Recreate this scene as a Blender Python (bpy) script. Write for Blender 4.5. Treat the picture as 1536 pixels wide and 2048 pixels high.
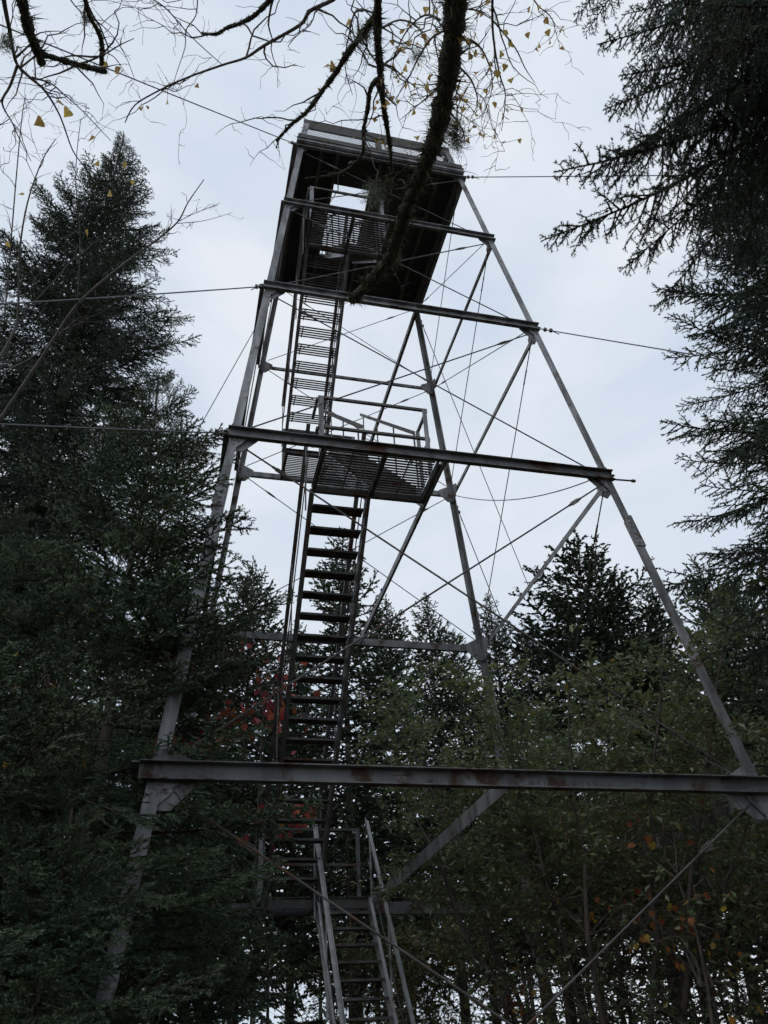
import bpy, math, random
import numpy as np
from mathutils import Vector, Matrix

for o in list(bpy.data.objects):
    bpy.data.objects.remove(o, do_unlink=True)
S = bpy.context.scene
COL = S.collection

# ------------------------------------------------------------------ camera
def cam_axes(yaw, pitch, roll):
    cy, sy, cp, sp = math.cos(yaw), math.sin(yaw), math.cos(pitch), math.sin(pitch)
    f = np.array([-sy*cp, cy*cp, sp]); r = np.array([cy, sy, 0.0]); u = np.cross(r, f)
    cr, sr = math.cos(roll), math.sin(roll)
    return cr*r + sr*u, -sr*r + cr*u, f
CR, CU, CF = cam_axes(-0.27065386, 0.61807267, -0.06209698)
CAM = np.array([0.0, 0.0, 1.6])
FPX = 1626.344
cam = bpy.data.cameras.new('camera')
cam.sensor_fit = 'VERTICAL'; cam.sensor_height = 36.0
cam.lens = FPX/2048*36.0
cam.clip_start = 0.05; cam.clip_end = 3000
camo = bpy.data.objects.new('camera', cam); COL.objects.link(camo)
m = Matrix(((CR[0], CU[0], -CF[0], CAM[0]), (CR[1], CU[1], -CF[1], CAM[1]), (CR[2], CU[2], -CF[2], CAM[2]), (0, 0, 0, 1)))
camo.matrix_world = m
S.camera = camo

# ------------------------------------------------------------------ sky
SUN_EL, SUN_AZ = math.radians(38), math.radians(235)
W = bpy.data.worlds.new('World'); S.world = W; W.use_nodes = True
nt = W.node_tree; nt.nodes.clear()
N = nt.nodes.new; Lk = nt.links.new
sky = N('ShaderNodeTexSky'); sky.sky_type = 'NISHITA'; sky.sun_disc = False
sky.sun_elevation = SUN_EL; sky.sun_rotation = SUN_AZ; sky.air_density = 1.0; sky.dust_density = 2.0; sky.ozone_density = 1.0
tc = N('ShaderNodeTexCoord')
mp = N('ShaderNodeMapping'); mp.inputs['Scale'].default_value = (1.0, 1.0, 1.9); mp.inputs['Rotation'].default_value = (0.2, 0.1, 0.9)
n1 = N('ShaderNodeTexNoise'); n1.inputs['Scale'].default_value = 2.6; n1.inputs['Detail'].default_value = 5; n1.inputs['Roughness'].default_value = 0.5; n1.inputs['Distortion'].default_value = 0.5
rp = N('ShaderNodeValToRGB')
rp.color_ramp.elements[0].position = 0.34; rp.color_ramp.elements[0].color = (6.1, 7.2, 8.7, 1)
rp.color_ramp.elements[1].position = 0.66; rp.color_ramp.elements[1].color = (8.5, 9.0, 9.6, 1)
mx = N('ShaderNodeMixRGB'); mx.inputs['Fac'].default_value = 0.93
bg = N('ShaderNodeBackground'); bg.inputs['Strength'].default_value = 0.10
ow = N('ShaderNodeOutputWorld')
Lk(tc.outputs['Generated'], mp.inputs['Vector']); Lk(mp.outputs['Vector'], n1.inputs['Vector'])
Lk(n1.outputs['Fac'], rp.inputs['Fac']); Lk(sky.outputs['Color'], mx.inputs['Color1']); Lk(rp.outputs['Color'], mx.inputs['Color2'])
Lk(mx.outputs['Color'], bg.inputs['Color']); Lk(bg.outputs['Background'], ow.inputs['Surface'])

# ------------------------------------------------------------------ sun behind the overcast
sl = bpy.data.lights.new('sun', 'SUN'); sl.energy = 0.6; sl.angle = math.radians(25); sl.color = (1.0, 0.97, 0.92)
so = bpy.data.objects.new('sun', sl); COL.objects.link(so)
sd = Vector((math.sin(SUN_AZ)*math.cos(SUN_EL), math.cos(SUN_AZ)*math.cos(SUN_EL), math.sin(SUN_EL)))
so.rotation_euler = sd.to_track_quat('Z', 'Y').to_euler(); so.location = (0, 0, 60)

vs = S.view_settings
vs.view_transform = 'Standard'; vs.look = 'None'; vs.exposure = 0.0; vs.gamma = 1.0; vs.use_curve_mapping = False
S.cycles.adaptive_threshold = 0.04; S.cycles.max_bounces = 4; S.cycles.diffuse_bounces = 3; S.cycles.glossy_bounces = 2; S.cycles.transmission_bounces = 2
S.render.resolution_x = 768; S.render.resolution_y = 1024

# ------------------------------------------------------------------ helpers
def ray(px, py):
    d = CF + CR*(px-768)/FPX - CU*(py-1024)/FPX
    return d
def at_h(px, py, d):                 # point on the sight line at horizontal distance d
    q = ray(px, py); return CAM + q*(d/math.hypot(q[0], q[1]))
def at_s(px, py, s):                 # point on the sight line at slant distance s
    q = ray(px, py); return CAM + q*(s/np.linalg.norm(q))

def mat(name, color, rough=0.6, metal=0.0, color2=None, nscale=6.0, spec=0.5, bump=0.0, bscale=30.0, stretch=(1, 1, 1), rust=None, rust_lo=0.6, objrand=0.0, transl=0.0, attr=None, color3=None, detail=4):
    M = bpy.data.materials.new(name); M.use_nodes = True
    t = M.node_tree; b = t.nodes['Principled BSDF']; A = t.nodes.new; K = t.links.new
    b.inputs['Roughness'].default_value = rough; b.inputs['Metallic'].default_value = metal
    b.inputs['Specular IOR Level'].default_value = spec
    geo = A('ShaderNodeNewGeometry')
    mp = A('ShaderNodeMapping'); mp.inputs['Scale'].default_value = stretch
    K(geo.outputs['Position'], mp.inputs['Vector'])
    col = None
    if color2 is not None:
        mxn = A('ShaderNodeMixRGB'); mxn.inputs['Color1'].default_value = (*color, 1); mxn.inputs['Color2'].default_value = (*color2, 1)
        if attr:
            at = A('ShaderNodeAttribute'); at.attribute_name = attr
            if color3 is not None:
                r = A('ShaderNodeValToRGB'); e = r.color_ramp.elements
                e[0].color = (*color, 1); e[1].color = (*color3, 1); x = e.new(0.62); x.color = (*color2, 1)
                K(at.outputs['Fac'], r.inputs['Fac']); col = r.outputs['Color']
            else:
                K(at.outputs['Fac'], mxn.inputs['Fac']); col = mxn.outputs['Color']
        else:
            nz = A('ShaderNodeTexNoise'); nz.inputs['Scale'].default_value = nscale; nz.inputs['Detail'].default_value = detail
            K(mp.outputs['Vector'], nz.inputs['Vector'])
            rr = A('ShaderNodeMapRange'); rr.inputs['From Min'].default_value = 0.36; rr.inputs['From Max'].default_value = 0.64
            K(nz.outputs['Fac'], rr.inputs['Value']); K(rr.outputs['Result'], mxn.inputs['Fac']); col = mxn.outputs['Color']
    if rust is not None:
        nz = A('ShaderNodeTexNoise'); nz.inputs['Scale'].default_value = 3.2; nz.inputs['Detail'].default_value = 7; nz.inputs['Roughness'].default_value = 0.68
        K(geo.outputs['Position'], nz.inputs['Vector'])
        rr = A('ShaderNodeMapRange'); rr.inputs['From Min'].default_value = rust_lo; rr.inputs['From Max'].default_value = rust_lo+0.09
        K(nz.outputs['Fac'], rr.inputs['Value'])
        m2 = A('ShaderNodeMixRGB'); m2.inputs['Color2'].default_value = (*rust, 1)
        if col: K(col, m2.inputs['Color1'])
        else: m2.inputs['Color1'].default_value = (*color, 1)
        K(rr.outputs['Result'], m2.inputs['Fac']); col = m2.outputs['Color']
        m3 = A('ShaderNodeMath'); m3.operation = 'MULTIPLY_ADD'; m3.inputs[1].default_value = 0.3; m3.inputs[2].default_value = rough
        K(rr.outputs['Result'], m3.inputs[0]); K(m3.outputs[0], b.inputs['Roughness'])
    if objrand > 0:
        oi = A('ShaderNodeObjectInfo'); hs = A('ShaderNodeHueSaturation')
        ma = A('ShaderNodeMapRange'); ma.inputs['To Min'].default_value = 1-objrand; ma.inputs['To Max'].default_value = 1+objrand
        K(oi.outputs['Random'], ma.inputs['Value']); K(ma.outputs['Result'], hs.inputs['Value'])
        mb = A('ShaderNodeMapRange'); mb.inputs['To Min'].default_value = 0.5-objrand*0.06; mb.inputs['To Max'].default_value = 0.5+objrand*0.04
        K(oi.outputs['Random'], mb.inputs['Value']); K(mb.outputs['Result'], hs.inputs['Hue'])
        if col: K(col, hs.inputs['Color'])
        else: hs.inputs['Color'].default_value = (*color, 1)
        col = hs.outputs['Color']
    if col: K(col, b.inputs['Base Color'])
    else: b.inputs['Base Color'].default_value = (*color, 1)
    if bump > 0:
        nb = A('ShaderNodeTexNoise'); nb.inputs['Scale'].default_value = bscale; nb.inputs['Detail'].default_value = 5
        K(mp.outputs['Vector'], nb.inputs['Vector'])
        bn = A('ShaderNodeBump'); bn.inputs['Strength'].default_value = bump; bn.inputs['Distance'].default_value = 0.01
        K(nb.outputs['Fac'], bn.inputs['Height']); K(bn.outputs['Normal'], b.inputs['Normal'])
    if transl > 0:
        tr = A('ShaderNodeBsdfTranslucent'); ms = A('ShaderNodeMixShader'); ms.inputs['Fac'].default_value = transl
        if col: K(col, tr.inputs['Color'])
        else: tr.inputs['Color'].default_value = (*color, 1)
        out = t.nodes['Material Output']
        K(b.outputs['BSDF'], ms.inputs[1]); K(tr.outputs['BSDF'], ms.inputs[2]); K(ms.outputs['Shader'], out.inputs['Surface'])
    return M

M = {}
M['steel'] = mat('galvanised_steel', (0.105, 0.108, 0.112), 0.5, 0.2, (0.27, 0.275, 0.285), nscale=6, bump=0.2, bscale=60, stretch=(1.5, 1.5, 0.3), rust=(0.085, 0.048, 0.036), rust_lo=0.565)
M['steel_rusty'] = mat('rust_stained_steel', (0.085, 0.09, 0.095), 0.55, 0.12, (0.15, 0.155, 0.16), nscale=6, bump=0.2, bscale=60, stretch=(1, 1, 0.35), rust=(0.06, 0.031, 0.02), rust_lo=0.515)
M['steel_dark'] = mat('dull_dark_steel', (0.07, 0.068, 0.066), 0.6, 0.15, (0.13, 0.125, 0.12), nscale=7, bump=0.2, rust=(0.09, 0.04, 0.022), rust_lo=0.56)
M['steel_pale'] = mat('pale_galvanised_rail', (0.30, 0.31, 0.32), 0.5, 0.2, (0.44, 0.45, 0.46), nscale=9, bump=0.15, rust=(0.20, 0.13, 0.08), rust_lo=0.61)
M['rod'] = mat('rusty_steel_rod', (0.05, 0.047, 0.046), 0.6, 0.1, (0.10, 0.096, 0.092), nscale=8, rust=(0.11, 0.05, 0.03), rust_lo=0.55)
M['cable'] = mat('steel_cable', (0.12, 0.12, 0.125), 0.5, 0.3)
M['wood'] = mat('weathered_plank', (0.05, 0.048, 0.046), 0.85, 0, (0.10, 0.096, 0.09), nscale=5, stretch=(0.6, 9, 9), bump=0.4, bscale=25)
M['floorwood'] = mat('dark_floor_plank', (0.028, 0.028, 0.031), 0.8, 0, (0.052, 0.05, 0.05), nscale=5, stretch=(0.6, 9, 9), bump=0.4, bscale=25)  # platform floor planks, set darker than the other boards
M['concrete'] = mat('concrete', (0.24, 0.235, 0.22), 0.9, 0, (0.32, 0.31, 0.29), nscale=9, bump=0.4)
M['label'] = mat('faded_plate', (0.22, 0.21, 0.21), 0.7, 0, (0.14, 0.09, 0.085), nscale=60)
M['mark'] = mat('dark_marking', (0.065, 0.06, 0.06), 0.8)
M['soil'] = mat('leaf_litter', (0.05, 0.036, 0.022), 0.95, 0, (0.13, 0.08, 0.035), nscale=9, bump=1.0, bscale=14)
M['bark'] = mat('spruce_bark', (0.05, 0.042, 0.035), 0.9, 0, (0.10, 0.085, 0.07), nscale=14, stretch=(1, 1, 0.4), bump=0.8, bscale=24)
M['twig'] = mat('conifer_twig', (0.055, 0.042, 0.03), 0.85)
M['bare'] = mat('bare_twig_bark', (0.06, 0.052, 0.046), 0.75, 0, (0.11, 0.098, 0.088), nscale=12, bump=0.4, bscale=50)
M['mossbark'] = mat('mossy_bark', (0.028, 0.027, 0.024), 0.9, 0, (0.058, 0.062, 0.036), nscale=16, bump=1.0, bscale=70)
M['moss'] = mat('moss_tuft', (0.04, 0.045, 0.022), 0.95, 0, (0.09, 0.105, 0.045), nscale=20)
M['lichen'] = mat('pale_lichen', (0.16, 0.19, 0.14), 0.95, 0, (0.24, 0.27, 0.2), nscale=20)
M['needle'] = mat('spruce_needles', (0.052, 0.082, 0.060), 0.5, 0, (0.088, 0.125, 0.080), nscale=2.2, spec=0.35, objrand=0.28)
M['needle_far'] = mat('far_spruce_needles', (0.054, 0.08, 0.052), 0.55, 0, (0.092, 0.12, 0.07), nscale=0.9, spec=0.3, objrand=0.2)
M['needle_fir'] = mat('fir_needles', (0.055, 0.096, 0.054), 0.48, 0, (0.095, 0.14, 0.068), nscale=1.6, spec=0.4, objrand=0.3)
M['leafgreen'] = mat('shrub_leaves', (0.115, 0.17, 0.085), 0.3, 0, (0.205, 0.22, 0.085), spec=0.9, attr='tone', transl=0.42, color3=(0.26, 0.18, 0.035))
M['leafgreen_one'] = mat('shrub_leaf', (0.11, 0.14, 0.06), 0.38, 0, spec=0.8, objrand=0.35, transl=0.35)
M['leafyellow'] = mat('birch_leaf_yellow', (0.56, 0.39, 0.06), 0.5, 0, (0.44, 0.28, 0.08), nscale=35, spec=0.4, objrand=0.28, transl=0.5)
M['leafred'] = mat('maple_leaf_red', (0.40, 0.045, 0.04), 0.5, 0, (0.36, 0.09, 0.06), nscale=9, spec=0.4, objrand=0.45, transl=0.45)
M['leaforange'] = mat('autumn_leaf_orange', (0.33, 0.13, 0.03), 0.5, 0, (0.26, 0.075, 0.03), nscale=9, spec=0.4, objrand=0.35, transl=0.45)
M['leafgold'] = mat('autumn_leaf_gold', (0.52, 0.40, 0.06), 0.5, 0, (0.42, 0.28, 0.05), nscale=9, spec=0.4, objrand=0.3, transl=0.5)

def tag(o, label=None, cat=None, group=None, kind=None):
    if label: o['label'] = label
    if cat: o['category'] = cat
    if group: o['group'] = group
    if kind: o['kind'] = kind
    return o
def empty(name, loc=(0, 0, 0)):
    o = bpy.data.objects.new(name, None); o.empty_display_size = 0.2; o.location = loc; COL.objects.link(o); return o
def link(name, me, parent=None, loc=(0, 0, 0), rot=None):
    o = bpy.data.objects.new(name, me); o.location = loc
    if rot is not None: o.rotation_euler = rot
    COL.objects.link(o)
    if parent is not None: o.parent = parent
    return o
V = lambda p: np.array(p, dtype=float)
def nrm(v):
    n = np.linalg.norm(v); return v/n if n > 1e-9 else v

class MB:
    def __init__(s, off=(0, 0, 0)): s.v = []; s.f = []; s.mi = []; s.off = V(off)
    def add(s, vs_, fs, mi=0):
        b = len(s.v); s.v += [tuple(V(p)-s.off) for p in vs_]; s.f += [tuple(b+i for i in f) for f in fs]; s.mi += [mi]*len(fs)
    def loft(s, a, b, mi=0):
        n = len(a)
        s.add(list(a)+list(b), [(i, (i+1) % n, n+(i+1) % n, n+i) for i in range(n)]+[tuple(range(n-1, -1, -1)), tuple(range(n, 2*n))], mi)
    def prof(s, p, q, a, b, pts, mi=0):       # extrude a 2-D profile (in axes a, b) from p to q
        p, q, a, b = V(p), V(q), V(a), V(b)
        s.loft([p+a*x+b*y for x, y in pts], [q+a*x+b*y for x, y in pts], mi)
    def bar(s, p, q, w, h, up=(0, 0, 1), mi=0):
        p, q = V(p), V(q); d = nrm(q-p); side = np.cross(d, V(up))
        if np.linalg.norm(side) < 1e-4: side = np.cross(d, V((1, 0, 0)))
        side = nrm(side); u = np.cross(side, d)
        s.prof(p, q, side, u, [(-w/2, -h/2), (w/2, -h/2), (w/2, h/2), (-w/2, h/2)], mi)
    def box(s, lo, hi, mi=0):
        x0, y0, z0 = lo; x1, y1, z1 = hi
        s.add([(x0, y0, z0), (x1, y0, z0), (x1, y1, z0), (x0, y1, z0), (x0, y0, z1), (x1, y0, z1), (x1, y1, z1), (x0, y1, z1)],
              [(3, 2, 1, 0), (4, 5, 6, 7), (0, 1, 5, 4), (1, 2, 6, 5), (2, 3, 7, 6), (3, 0, 4, 7)], mi)
    def tube(s, pts, rad, n=6, mi=0, rough=0.0, rng=None):
        pts = [V(p) for p in pts]; k = len(pts)
        if not hasattr(rad, '__len__'): rad = [rad]*k
        vs_ = []; ref = None
        for i in range(k):
            d = nrm(pts[min(i+1, k-1)]-pts[max(i-1, 0)])
            if ref is None: ref = V((0, 0, 1)) if abs(d[2]) < 0.9 else V((1, 0, 0))
            a = nrm(np.cross(d, ref)); b = np.cross(a, d); ref = b
            for j in range(n):
                t = 2*math.pi*j/n; rr = rad[i]*(1+(rng.uniform(-rough, rough) if rough else 0))
                vs_.append(pts[i]+a*math.cos(t)*rr+b*math.sin(t)*rr)
        fs = [(i*n+j, i*n+(j+1) % n, (i+1)*n+(j+1) % n, (i+1)*n+j) for i in range(k-1) for j in range(n)]
        fs += [tuple(range(n-1, -1, -1)), tuple((k-1)*n+j for j in range(n))]
        s.add(vs_, fs, mi)
    def bolt(s, p, nrm_, r=0.014, h=0.012, mi=0):
        p = V(p); d = nrm(V(nrm_)); s.tube([p-d*0.001, p+d*h], [r, r*0.85], 6, mi)
    def mesh(s, name, mats, smooth=False):
        me = bpy.data.meshes.new(name); me.from_pydata(s.v, [], s.f)
        if not isinstance(mats, (list, tuple)): mats = [mats]
        for x in mats: me.materials.append(x)
        if len(mats) > 1: me.polygons.foreach_set('material_index', s.mi)
        if smooth: me.polygons.foreach_set('use_smooth', [True]*len(me.polygons))
        me.update(); return me
    def build(s, name, mats, parent=None, smooth=False, loc=(0, 0, 0)):
        return link(name, s.mesh(name, mats, smooth), parent, loc)

def angle_prof(w, h, t): return [(0, 0), (w, 0), (w, t), (t, t), (t, h), (0, h)]
def chan_prof(d, h, t):      # web at x=0, flanges out to x=d, height h centred
    return [(0, -h/2), (d, -h/2), (d, -h/2+t), (t, -h/2+t), (t, h/2-t), (d, h/2-t), (d, h/2), (0, h/2)]

# ------------------------------------------------------------------ ground
rg = random.Random(3)
def ground_z(x, y):
    return -0.06+0.10*math.sin(x*0.21+1.0)*math.cos(y*0.17)+0.05*math.sin(x*0.9+y*0.7) - 0.0
G = []; GF = []
ax = sorted(set([-600, -300, -150, -80] + list(range(-44, 45, 2)) + [80, 150, 300, 600]))
for yy in ax:
    for xx in ax: G.append((xx, yy+8, ground_z(xx, yy+8) if abs(xx) < 60 and abs(yy) < 60 else -0.1))
n_ = len(ax)
GF = [(j*n_+i, j*n_+i+1, (j+1)*n_+i+1, (j+1)*n_+i) for j in range(n_-1) for i in range(n_-1)]
gm = bpy.data.meshes.new('ground'); gm.from_pydata(G, [], GF); gm.materials.append(M['soil'])
gm.polygons.foreach_set('use_smooth', [True]*len(GF))
tag(link('ground', gm), 'brown leaf-littered forest floor under the tower and trees', 'ground', kind='structure')

# ================================================================== FIRE TOWER
CX, CY = 2.2232633, 8.2109409
Z = [3.4447952, 6.8718104, 9.4851785, 11.5985870, 13.4234851]
SC = 2.6
def hw(z): return SC*(1-0.108598108*(z-1.6)/SC)
def hd(z): return hw(z)*1.03641728
def corner(k, z):
    sx, sy = {'A': (-1, -1), 'B': (1, -1), 'C': (1, 1), 'D': (-1, 1)}[k]
    return V((CX+sx*hw(z), CY+sy*hd(z), z))
SG = {'A': (-1, -1), 'B': (1, -1), 'C': (1, 1), 'D': (-1, 1)}
tower = empty('fire_tower', (CX, CY, 0))
tag(tower, 'tall grey steel lookout tower with zigzag stairs and open top platform', 'tower')
OFF = (CX, CY, 0)
ZTOP = 14.40
ZS = 6.22
# legs: steel angles
for k, (sx, sy) in SG.items():
    mb = MB(OFF)
    def sect(z, w, t, grow=0.0):
        c = corner(k, z)+V((sx*grow, sy*grow, 0))
        return [c+V((-sx*x, -sy*y, 0)) for x, y in [(0, 0), (w, 0), (w, t), (t, t), (t, w), (0, w)]]
    mb.loft(sect(-0.1, 0.102, 0.012), sect(ZS, 0.102, 0.012))
    mb.loft(sect(ZS+0.001, 0.084, 0.010, -0.004), sect(ZTOP, 0.084, 0.010, -0.004))
    lg = mb.build('leg', M['steel'], tower)
    sp = MB(OFF); sp.loft(sect(ZS-0.30, 0.096, 0.012, 0.0125), sect(ZS+0.10, 0.096, 0.012, 0.0125))
    for zz in (-0.26, -0.20, -0.14, -0.06, 0.0, 0.06):
        c = corner(k, ZS+zz)
        sp.bolt(c+V((-sx*0.05, sy*0.0125, 0)), (0, sy, 0)); sp.bolt(c+V((sx*0.0125, -sy*0.05, 0)), (sx, 0, 0))
    sp.build('splice_plate', M['steel'], lg)
    ft = MB(OFF); c = corner(k, 0)
    ft.loft([c+V((-sx*0.06+a*0.34, -sy*0.06+b*0.34, -0.3)) for a, b in ((-1, -1), (1, -1), (1, 1), (-1, 1))],
            [c+V((-sx*0.06+a*0.26, -sy*0.06+b*0.26, 0.16)) for a, b in ((-1, -1), (1, -1), (1, 1), (-1, 1))])
    ft.build('footing', M['concrete'], tower)

# horizontal girts on the four faces
GH = [0.128, 0.125, 0.115, 0.105, 0.10]; GD = [0.075, 0.052, 0.05, 0.045, 0.045]
for i, z in enumerate(Z):
    # near face: channel, flanges outwards
    a, b = corner('A', z), corner('B', z); e = 0.02 if i else 0.07
    mb = MB(OFF); mb.prof(a+V((-e, -0.003, 0)), b+V((e, -0.003, 0)), (0, -1, 0), (0, 0, 1), chan_prof(GD[i], GH[i], 0.008))
    for sgn, c in ((1, a), (-1, b)):
        for q in (0.05, 0.12, 0.19): mb.bolt(c+V((sgn*q, -0.011, -GH[i]*0.22)), (0, -1, 0), 0.011, 0.010)
    mb.build('girt', M['steel_rusty'] if i < 2 else M['steel'], tower)
    # far face: channel, flanges outwards
    a, b = corner('D', z), corner('C', z)
    h = [0.14, 0.105, 0.09, 0.05, 0.10][i]; d = [0.055, 0.05, 0.045, 0.035, 0.045][i]
    mb = MB(OFF); mb.prof(a+V((-0.02, 0.003, 0)), b+V((0.02, 0.003, 0)), (0, 1, 0), (0, 0, 1), chan_prof(d, h, 0.008))
    mb.build('girt', M['steel_rusty'] if i < 2 else M['steel'], tower)
    # sides: angles
    for k1, k2, sx in (('A', 'D', -1), ('B', 'C', 1)):
        a, b = corner(k1, z), corner(k2, z)
        h = [0.15, 0.07, 0.065, 0.06, 0.10][i]
        mb = MB(OFF); mb.prof(a+V((sx*0.004, -0.005, h/2)), b+V((sx*0.004, 0.005, h/2)), (sx, 0, 0), (0, 0, -1), angle_prof(h*0.8, h, 0.008))
        mb.build('girt', M['steel'], tower)
    # intermediate tie from face to face
    if i < 3:
        x = [2.41, 2.37, 2.335, 2.30][i]
        h = [0.12, 0.085, 0.07, 0.06][i]
        mb = MB(OFF); y0, y1 = CY-hd(z)+0.012, CY+hd(z)-0.012
        mb.prof((x, y0, z+h/2-0.01), (x, y1, z+h/2-0.01), (1, 0, 0), (0, 0, -1), angle_prof(h*0.75, h, 0.009))
        mb.build('cross_tie', M['steel'], tower)
# gusset plates at the nodes
for i, z in enumerate(Z):
    for k, (sx, sy) in SG.items():
        c = corner(k, z); s = [1.25, 1.0, 0.9, 0.8, 0.6][i]
        mb = MB(OFF)
        y = c[1]+sy*(0.0016 if sy > 0 else 0.0014)*1
        pts = [(0.01, 0.14), (0.10, 0.14), (0.27, 0.05), (0.27, -0.05), (0.13, -0.20), (0.01, -0.20)]
        f = [V((c[0]-sx*px*s, c[1]-sy*0.0135, z+pz*s)) for px, pz in pts]
        g = [p+V((0, -sy*0.009, 0)) for p in f]
        mb.loft(f, g)
        f2 = [V((c[0]-sx*0.0135, c[1]-sy*px*s, z+pz*s)) for px, pz in pts]
        g2 = [p+V((-sx*0.009, 0, 0)) for p in f2]
        mb.loft(f2, g2)
        # outer face plate seen under the girt
        po = [(0.0, -0.055), (0.16, -0.06), (0.12, -0.12), (0.07, -0.17), (0.0, -0.17)]
        f3 = [V((c[0]-sx*px*s, c[1]+sy*0.0015, z+pz*s)) for px, pz in po]; g3 = [p+V((0, sy*0.009, 0)) for p in f3]
        mb.loft(f3, g3)
        for px, pz in ((0.04, -0.09), (0.09, -0.09), (0.04, -0.14)):
            mb.bolt((c[0]-sx*px*s, c[1]+sy*0.0105, z+pz*s), (0, sy, 0), 0.011, 0.010)
        for px, pz in ((0.17, 0.02), (0.22, 0.02), (0.09, 0.10)):
            mb.bolt((c[0]-sx*px*s, c[1]-sy*0.0225, z+pz*s), (0, -sy, 0), 0.010, 0.009)
        mb.build('gusset_plate', M['steel'], tower)
# rod bracing, X on every face of every panel, with a turnbuckle near the upper end
ZL = [0.05]+Z
faces = [('A', 'B', (0, 1, 0)), ('D', 'C', (0, -1, 0)), ('A', 'D', (1, 0, 0)), ('B', 'C', (-1, 0, 0))]
for fi, (k1, k2, inn) in enumerate(faces):
    for i in range(5):
        for j, (lo, hi) in enumerate(((k1, k2), (k2, k1))):
            inw = V(inn)*(0.035+0.022*j)
            P = corner(hi, ZL[i+1]-0.10)+inw; Q = corner(lo, ZL[i]+0.10)+inw
            ln = V(corner(k2, 0)-corner(k1, 0)); ln = nrm(ln)
            sg = 1 if hi == k1 else -1
            P = P+ln*sg*0.12; Q = Q-ln*sg*0.12
            r = 0.0088 if i < 2 else (0.0078 if i < 4 else 0.007)
            if fi: r *= 0.85
            mb = MB(OFF)
            sag = 0.0
            if fi == 3 and i == 2 and hi == 'C': sag = 0.20
            n = 14 if sag else 2
            pts = [P+(Q-P)*t/(n-1)-V((0, 0, sag*4*(t/(n-1))*(1-t/(n-1)))) for t in range(n)]
            mb.tube(pts, r, 6)
            ro = mb.build('brace_rod', M['rod'], tower)
            d = nrm(Q-P); c0 = P+d*(0.42 if i else 0.6); L = 0.16
            if sag: continue
            side = nrm(np.cross(d, V(inn)+V((0.01, 0.02, 0.03))))
            tb = MB(OFF)
            for sg2 in (-1, 1):
                tb.tube([c0, c0+side*sg2*r*1.9+d*0.03, c0+side*sg2*r*1.9+d*(L-0.03), c0+d*L], [r*0.75]*4, 5)
            tb.tube([c0-d*0.02, c0+d*0.02], r*1.5, 6); tb.tube([c0+d*(L-0.02), c0+d*(L+0.02)], r*1.5, 6)
            tb.build('turnbuckle', M['rod'], ro)
# a bare pipe end sticking out past the second girt
b2 = corner('B', Z[1]); mb = MB(OFF); mb.tube([b2+V((-0.1, 0.02, -0.02)), b2+V((0.26, 0.0, -0.02))], 0.010, 6); mb.tube([b2+V((0.25, 0.001, -0.02)), b2+V((0.29, -0.001, -0.02))], 0.018, 6)
mb.build('pipe_end', M['rod'], tower)

# ---- stairs
XL = (1.13, 1.70); XR = (1.725, 2.30)
def tread_mesh(kind, w):
    mb = MB()
    if kind == 'plate':
        mb.box((0.012, -0.068, -0.008), (w-0.012, 0.068, 0.0))
        mb.box((0.012, -0.068, -0.026), (w-0.012, -0.060, -0.0081)); mb.box((0.012, 0.060, -0.026), (w-0.012, 0.068, -0.0081))
        for q in (-0.03, 0.0, 0.03): mb.box((0.012, q-0.005, -0.018), (w-0.012, q+0.005, -0.0081))
        return mb.mesh('tread', M['steel_dark'])
    for q in range(5):
        y = -0.09+q*0.045
        mb.box((0.01, y-0.009, -0.012), (w-0.01, y+0.009, 0.0))
    for x in (0.045, w-0.06):
        mb.box((x, -0.105, -0.024), (x+0.014, 0.105, -0.0105))
    mb.box((0.008, -0.105, -0.045), (0.0095, 0.105, 0.004)); mb.box((w-0.0095, -0.105, -0.045), (w-0.008, 0.105, 0.004))
    return mb.mesh('tread', M['steel_dark'])
TM = {}
def flight(xr, p0, p1, n, kind, railmat, w_over=None, rails=True):
    (y0, z0), (y1, z1) = p0, p1
    x0, x1 = xr; w = x1-x0
    d = nrm(V((0, y1-y0, z1-z0))); up = V((0, -d[2], d[1])); up = up if up[2] > 0 else -up
    mb = MB(OFF)
    for x, s in ((x0, 1), (x1, -1)):
        mb.prof((x, y0, z0-0.06), (x, y1, z1-0.06), (s*-1, 0, 0), up, chan_prof(0.035, 0.15, 0.008))
    fl = mb.build('stair_flight', M['steel_dark'] if railmat == 'dark' else M['steel_pale'], tower)
    key = (kind, round(w, 3))
    if key not in TM: TM[key] = tread_mesh(kind, w)
    for i in range(1, n):
        t = i/n
        link('tread', TM[key], fl, (x0-OFF[0], y0+(y1-y0)*t-OFF[1], z0+(z1-z0)*t))
    rm = M['steel_pale'] if railmat == 'pale' else M['steel']
    if rails:
        hh = 0.86
        for x, s in ((x0-0.036, -1), (x1-0.004, 1)):
            if w_over and s == w_over: pass
            hr = MB(OFF); hr.prof((x, y0, z0+hh), (x, y1, z1+hh), (s, 0, 0), up, angle_prof(0.045, 0.045, 0.006)); h_ = hr.build('handrail', rm if railmat == 'pale' else M['steel_dark'], fl)
            mr = MB(OFF); mr.tube([(x+s*0.02, y0, z0+hh*0.5), (x+s*0.02, y1, z1+hh*0.5)], 0.007, 5); mr.build('mid_rail', M['rod'], h_ if False else fl)
            for t in (0.04, 0.35, 0.66, 0.96):
                y, z = y0+(y1-y0)*t, z0+(z1-z0)*t
                bl = MB(OFF); bl.bar((x+s*0.03, y, z-0.10), (x+s*0.03, y, z+hh-0.01), 0.012, 0.03, (0, 1, 0)); bl.build('baluster', rm if railmat == 'pale' else M['steel_dark'], fl)
    return fl
NF = lambda i: CY-hd(Z[i])      # near face y
FF = lambda i: CY+hd(Z[i])      # far face y
LD = 0.66
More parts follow.
